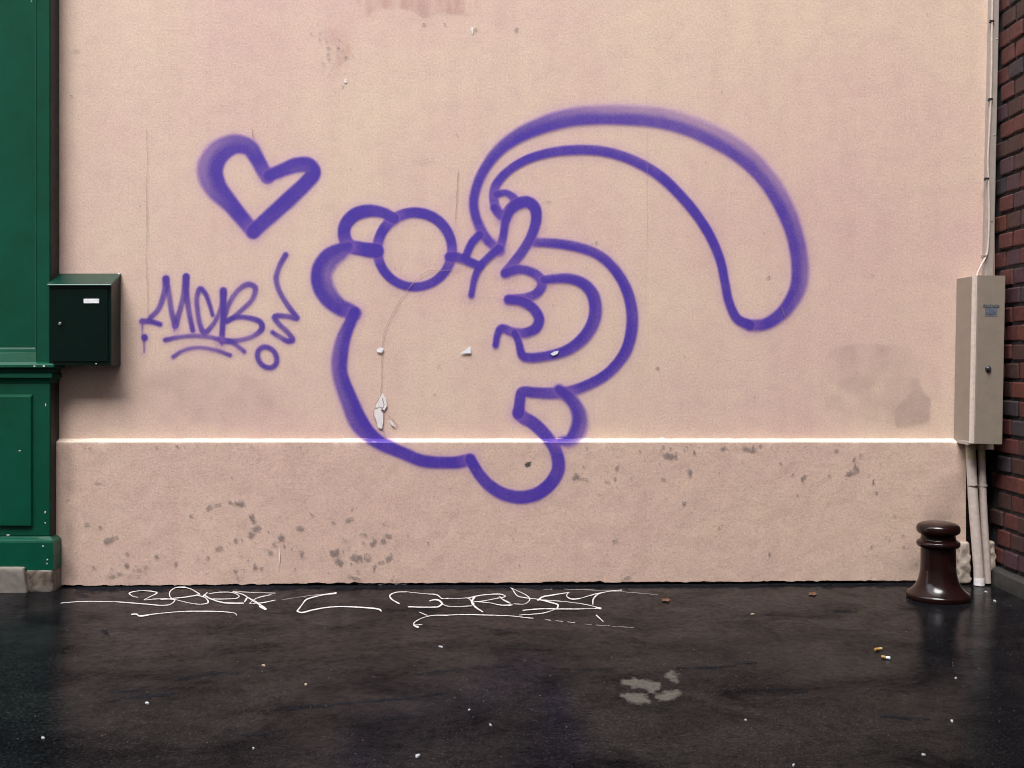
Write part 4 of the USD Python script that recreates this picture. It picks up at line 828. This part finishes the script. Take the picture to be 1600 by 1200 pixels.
def pipe(name, label, top, bot, r, d0, d1, collar):
    ax = np.array([X_(top[0], d0), -d0, Z_(top[1], d0)]); bx = np.array([X_(bot[0], d1), -d1, gz(1.95) + 0.004])
    t = thing(name, label, 'pipe', bx)
    ps = np.array([ax + (bx - ax) * q for q in np.linspace(0, 1, 9)]) - bx
    ps[1:-1, 0] += np.array([.0, -.001, -.002, -.002, -.001, 0, 0.001])
    part(t, 'tube', tube(ps[1:], r, 20), M['pipe_paint'], 60)
    part(t, 'upper_end', tube(ps[:2] + [[0, 0, .03], [0, 0, 0]], r * 1.002, 20), M['pipe_top'], 60, label='yellowed upper end')
    q = ax + (bx - ax) * collar - bx
    part(t, 'bracket', tube([q + [0, 0, .003], q + [0, 0, 0], q - [0, 0, .003]], r + .0025, 20), M['chrome' if r > .018 else 'pipe_paint'], 60)
    return t
p1 = pipe('wall_pipe', 'thicker left of the two pale pipes below the grey cabinet', (1515.5, 690), (1530, 914), .0195, .050, .075, .31)
p2 = pipe('wall_pipe', 'thinner right of the two pale pipes below the grey cabinet', (1532.5, 690), (1542.5, 908), .0150, .045, .055, .31)
sl = part(p1, 'foot_plaster', tube([(0, 0, -.004), (-.0002, 0, .012), (-.0006, 0, .026)], [.0212, .0206, .0199], 20), M['white_plaster'], smooth=60, label='white splashed foot')
ml = thing('mortar_lump', 'pale mortar lump at the foot of the wall left of the pipes', 'mortar', (X_(1506, .04), -.03, 0))
part(ml, 'mortar', rough_stone(-.024, .022, -.025, .02, gz(1.9), Z_(848, .05), .006, 12, amp=.020), M['lump_mortar'], smooth=50)
ml = thing('mortar_lump', 'pale mortar lump at the foot of the brick wall right of the pipes', 'mortar', (X_(1547.5, .03), -.03, 0))
part(ml, 'mortar', rough_stone(-.014, .013, -.02, .03, .05, Z_(846, .03), .005, 15, amp=.020), M['lump_mortar'], smooth=50)

# ------------------------------------------------------------------ brick wall on the right
bw = thing('brick_wall', 'dark red brick wall running out from the right end of the plaster wall', 'wall', (2.0, 0, 0))
XB = lambda zz: -0.006 + 0.010 * (zz - 0.6)
cz, rowh, bl = 0.085, 0.0755, 0.115
mort = trimesh.convex.convex_hull(np.array([(XB(zz) + xo, y, zz) for zz in (0, 9.0) for xo in (.009, .30) for y in (-3.4, .3)]))
part(bw, 'mortar', mort, M['dark_mortar'])
rb = np.random.default_rng(23); rest = []; nb = 0
row = 0
while cz + row * rowh < 8.92:
    z0 = cz + row * rowh + .005; z1 = z0 + rowh - .012
    y = 0.02 - (row % 2) * .056
    while y > -3.35:
        L = bl + rb.normal(0, .002); y1, y0 = y, y - L + .011
        j = rb.normal(0, .0018); zz = (z0 + z1) / 2
        xa = XB(zz) + j - .001
        m = rbox(xa, xa + .03, y0, y1, z0 + rb.normal(0, .001), z1 + rb.normal(0, .001), .0055)
        m.vertices[:, 0] += rb.normal(0, .0011, len(m.vertices))
        if y > -.45 and z1 < 2.75:
            mt = BR[rb.integers(len(BR))]
            part(bw, 'brick', m, M[mt]); nb += 1
        else: rest.append(m)
        y -= L
    row += 1
part(bw, 'brickwork', join(rest), M['brick_red'], kind='stuff')
part(bw, 'base_stone', trimesh.convex.convex_hull(np.array([(XX, y, zz) for y in (-3.4, .14) for XX, zz in [(-.042, -.02), (-.038, .062), (-.030, .072), (.05, .080), (.05, -.02)]])), M['kerb_stone'], label='dark stone base course')

# ------------------------------------------------------------------ bollard
BX, BY = X_(1466, .28), -0.28
bo = thing('bollard', 'short glossy dark brown cast iron bollard by the pipes', 'bollard', (BX, BY, gz(BX) - .003))
def lathe(pr, n=48): return trimesh.creation.revolve(np.array(pr), sections=n)
def sm_prof(p, k=5):
    a = np.array(p, float); t = np.arange(len(a)); tt = np.linspace(0, len(a) - 1, (len(a) - 1) * k + 1)
    return np.stack([PchipInterpolator(t, a[:, i])(tt) for i in (0, 1)], 1)
part(bo, 'base', lathe(np.vstack([[(0, 0)], sm_prof([(.112, .0), (.1165, .004), (.1165, .014), (.113, .021), (.106, .026), (.094, .036), (.083, .050), (.075, .066), (.069, .088), (.0655, .112)])])), M['bollard_paint'], 40)
part(bo, 'shaft', lathe([(.0655, .110), (.0655, .112), (.0645, .150), (.0640, .196), (.0640, .200)]), M['bollard_paint'], 40)
part(bo, 'ring', lathe(sm_prof([(.060, .194), (.070, .197), (.0775, .203), (.080, .211), (.0775, .219), (.070, .224), (.0645, .229), (.0635, .234)])), M['bollard_paint'], 50)
part(bo, 'cap', lathe(np.vstack([sm_prof([(.0625, .230), (.0635, .243), (.070, .249), (.0775, .255), (.080, .265), (.079, .275), (.073, .284), (.060, .290), (.040, .294), (.018, .2955)]), [(0, .296)]])), M['bollard_paint'], 50)

# ------------------------------------------------------------------ the house across the street (behind the viewer; it shades the lane and shows in the wet surfaces)
eh_ = thing('end_house', 'added unseen dark stone house closing the far left end of the lane', 'building', (-15, -4.5, 0))  # added out of view to block the low sky at the lane end
part(eh_, 'facade', box(-.5, 0, -4.3, 4.0, 0, 9.0), M['facade_stone'])
part(eh_, 'cornice', rbox(-.2, .3, -4.3, 4.0, 9.003, 9.25, .04), M['facade_trim'])
for fl in range(2):
    for k in range(2):
        part(eh_, 'shutter', rbox(.003, .05, -2.9 + k * 3.6, -1.7 + k * 3.6, 1.2 + fl * 3.4, 3.2 + fl * 3.4, .01), M['window_frame_paint'])
fb = thing('facing_house', 'dark stone house across the street from the wall', 'building', (0, -9.0, 0))
part(fb, 'facade', box(-32, 14, -.5, 0, 0, 12.0), M['facade_stone'])
part(fb, 'cornice', rbox(-32.1, 14.1, -.2, .35, 12.003, 12.3, .05), M['facade_trim'])
for fl in range(3):
    for k in range(12):
        x, zz = -22.0 + k * 2.9, 1.0 + fl * 3.2
        w = part(fb, 'window', join([box(x - .62, x - .55, .002, .06, zz, zz + 2.0), box(x + .55, x + .62, .002, .06, zz, zz + 2.0), box(x - .55, x + .55, .002, .06, zz + 1.93, zz + 2.0), box(x - .55, x + .55, .002, .06, zz, zz + .07), box(x - .03, x + .03, .002, .05, zz + .07, zz + 1.93)]), M['window_frame_paint'])
        part(str(w.GetPath()), 'pane', box(x - .55, x + .55, .003, .012, zz + .07, zz + 1.93), M['window_glass'])
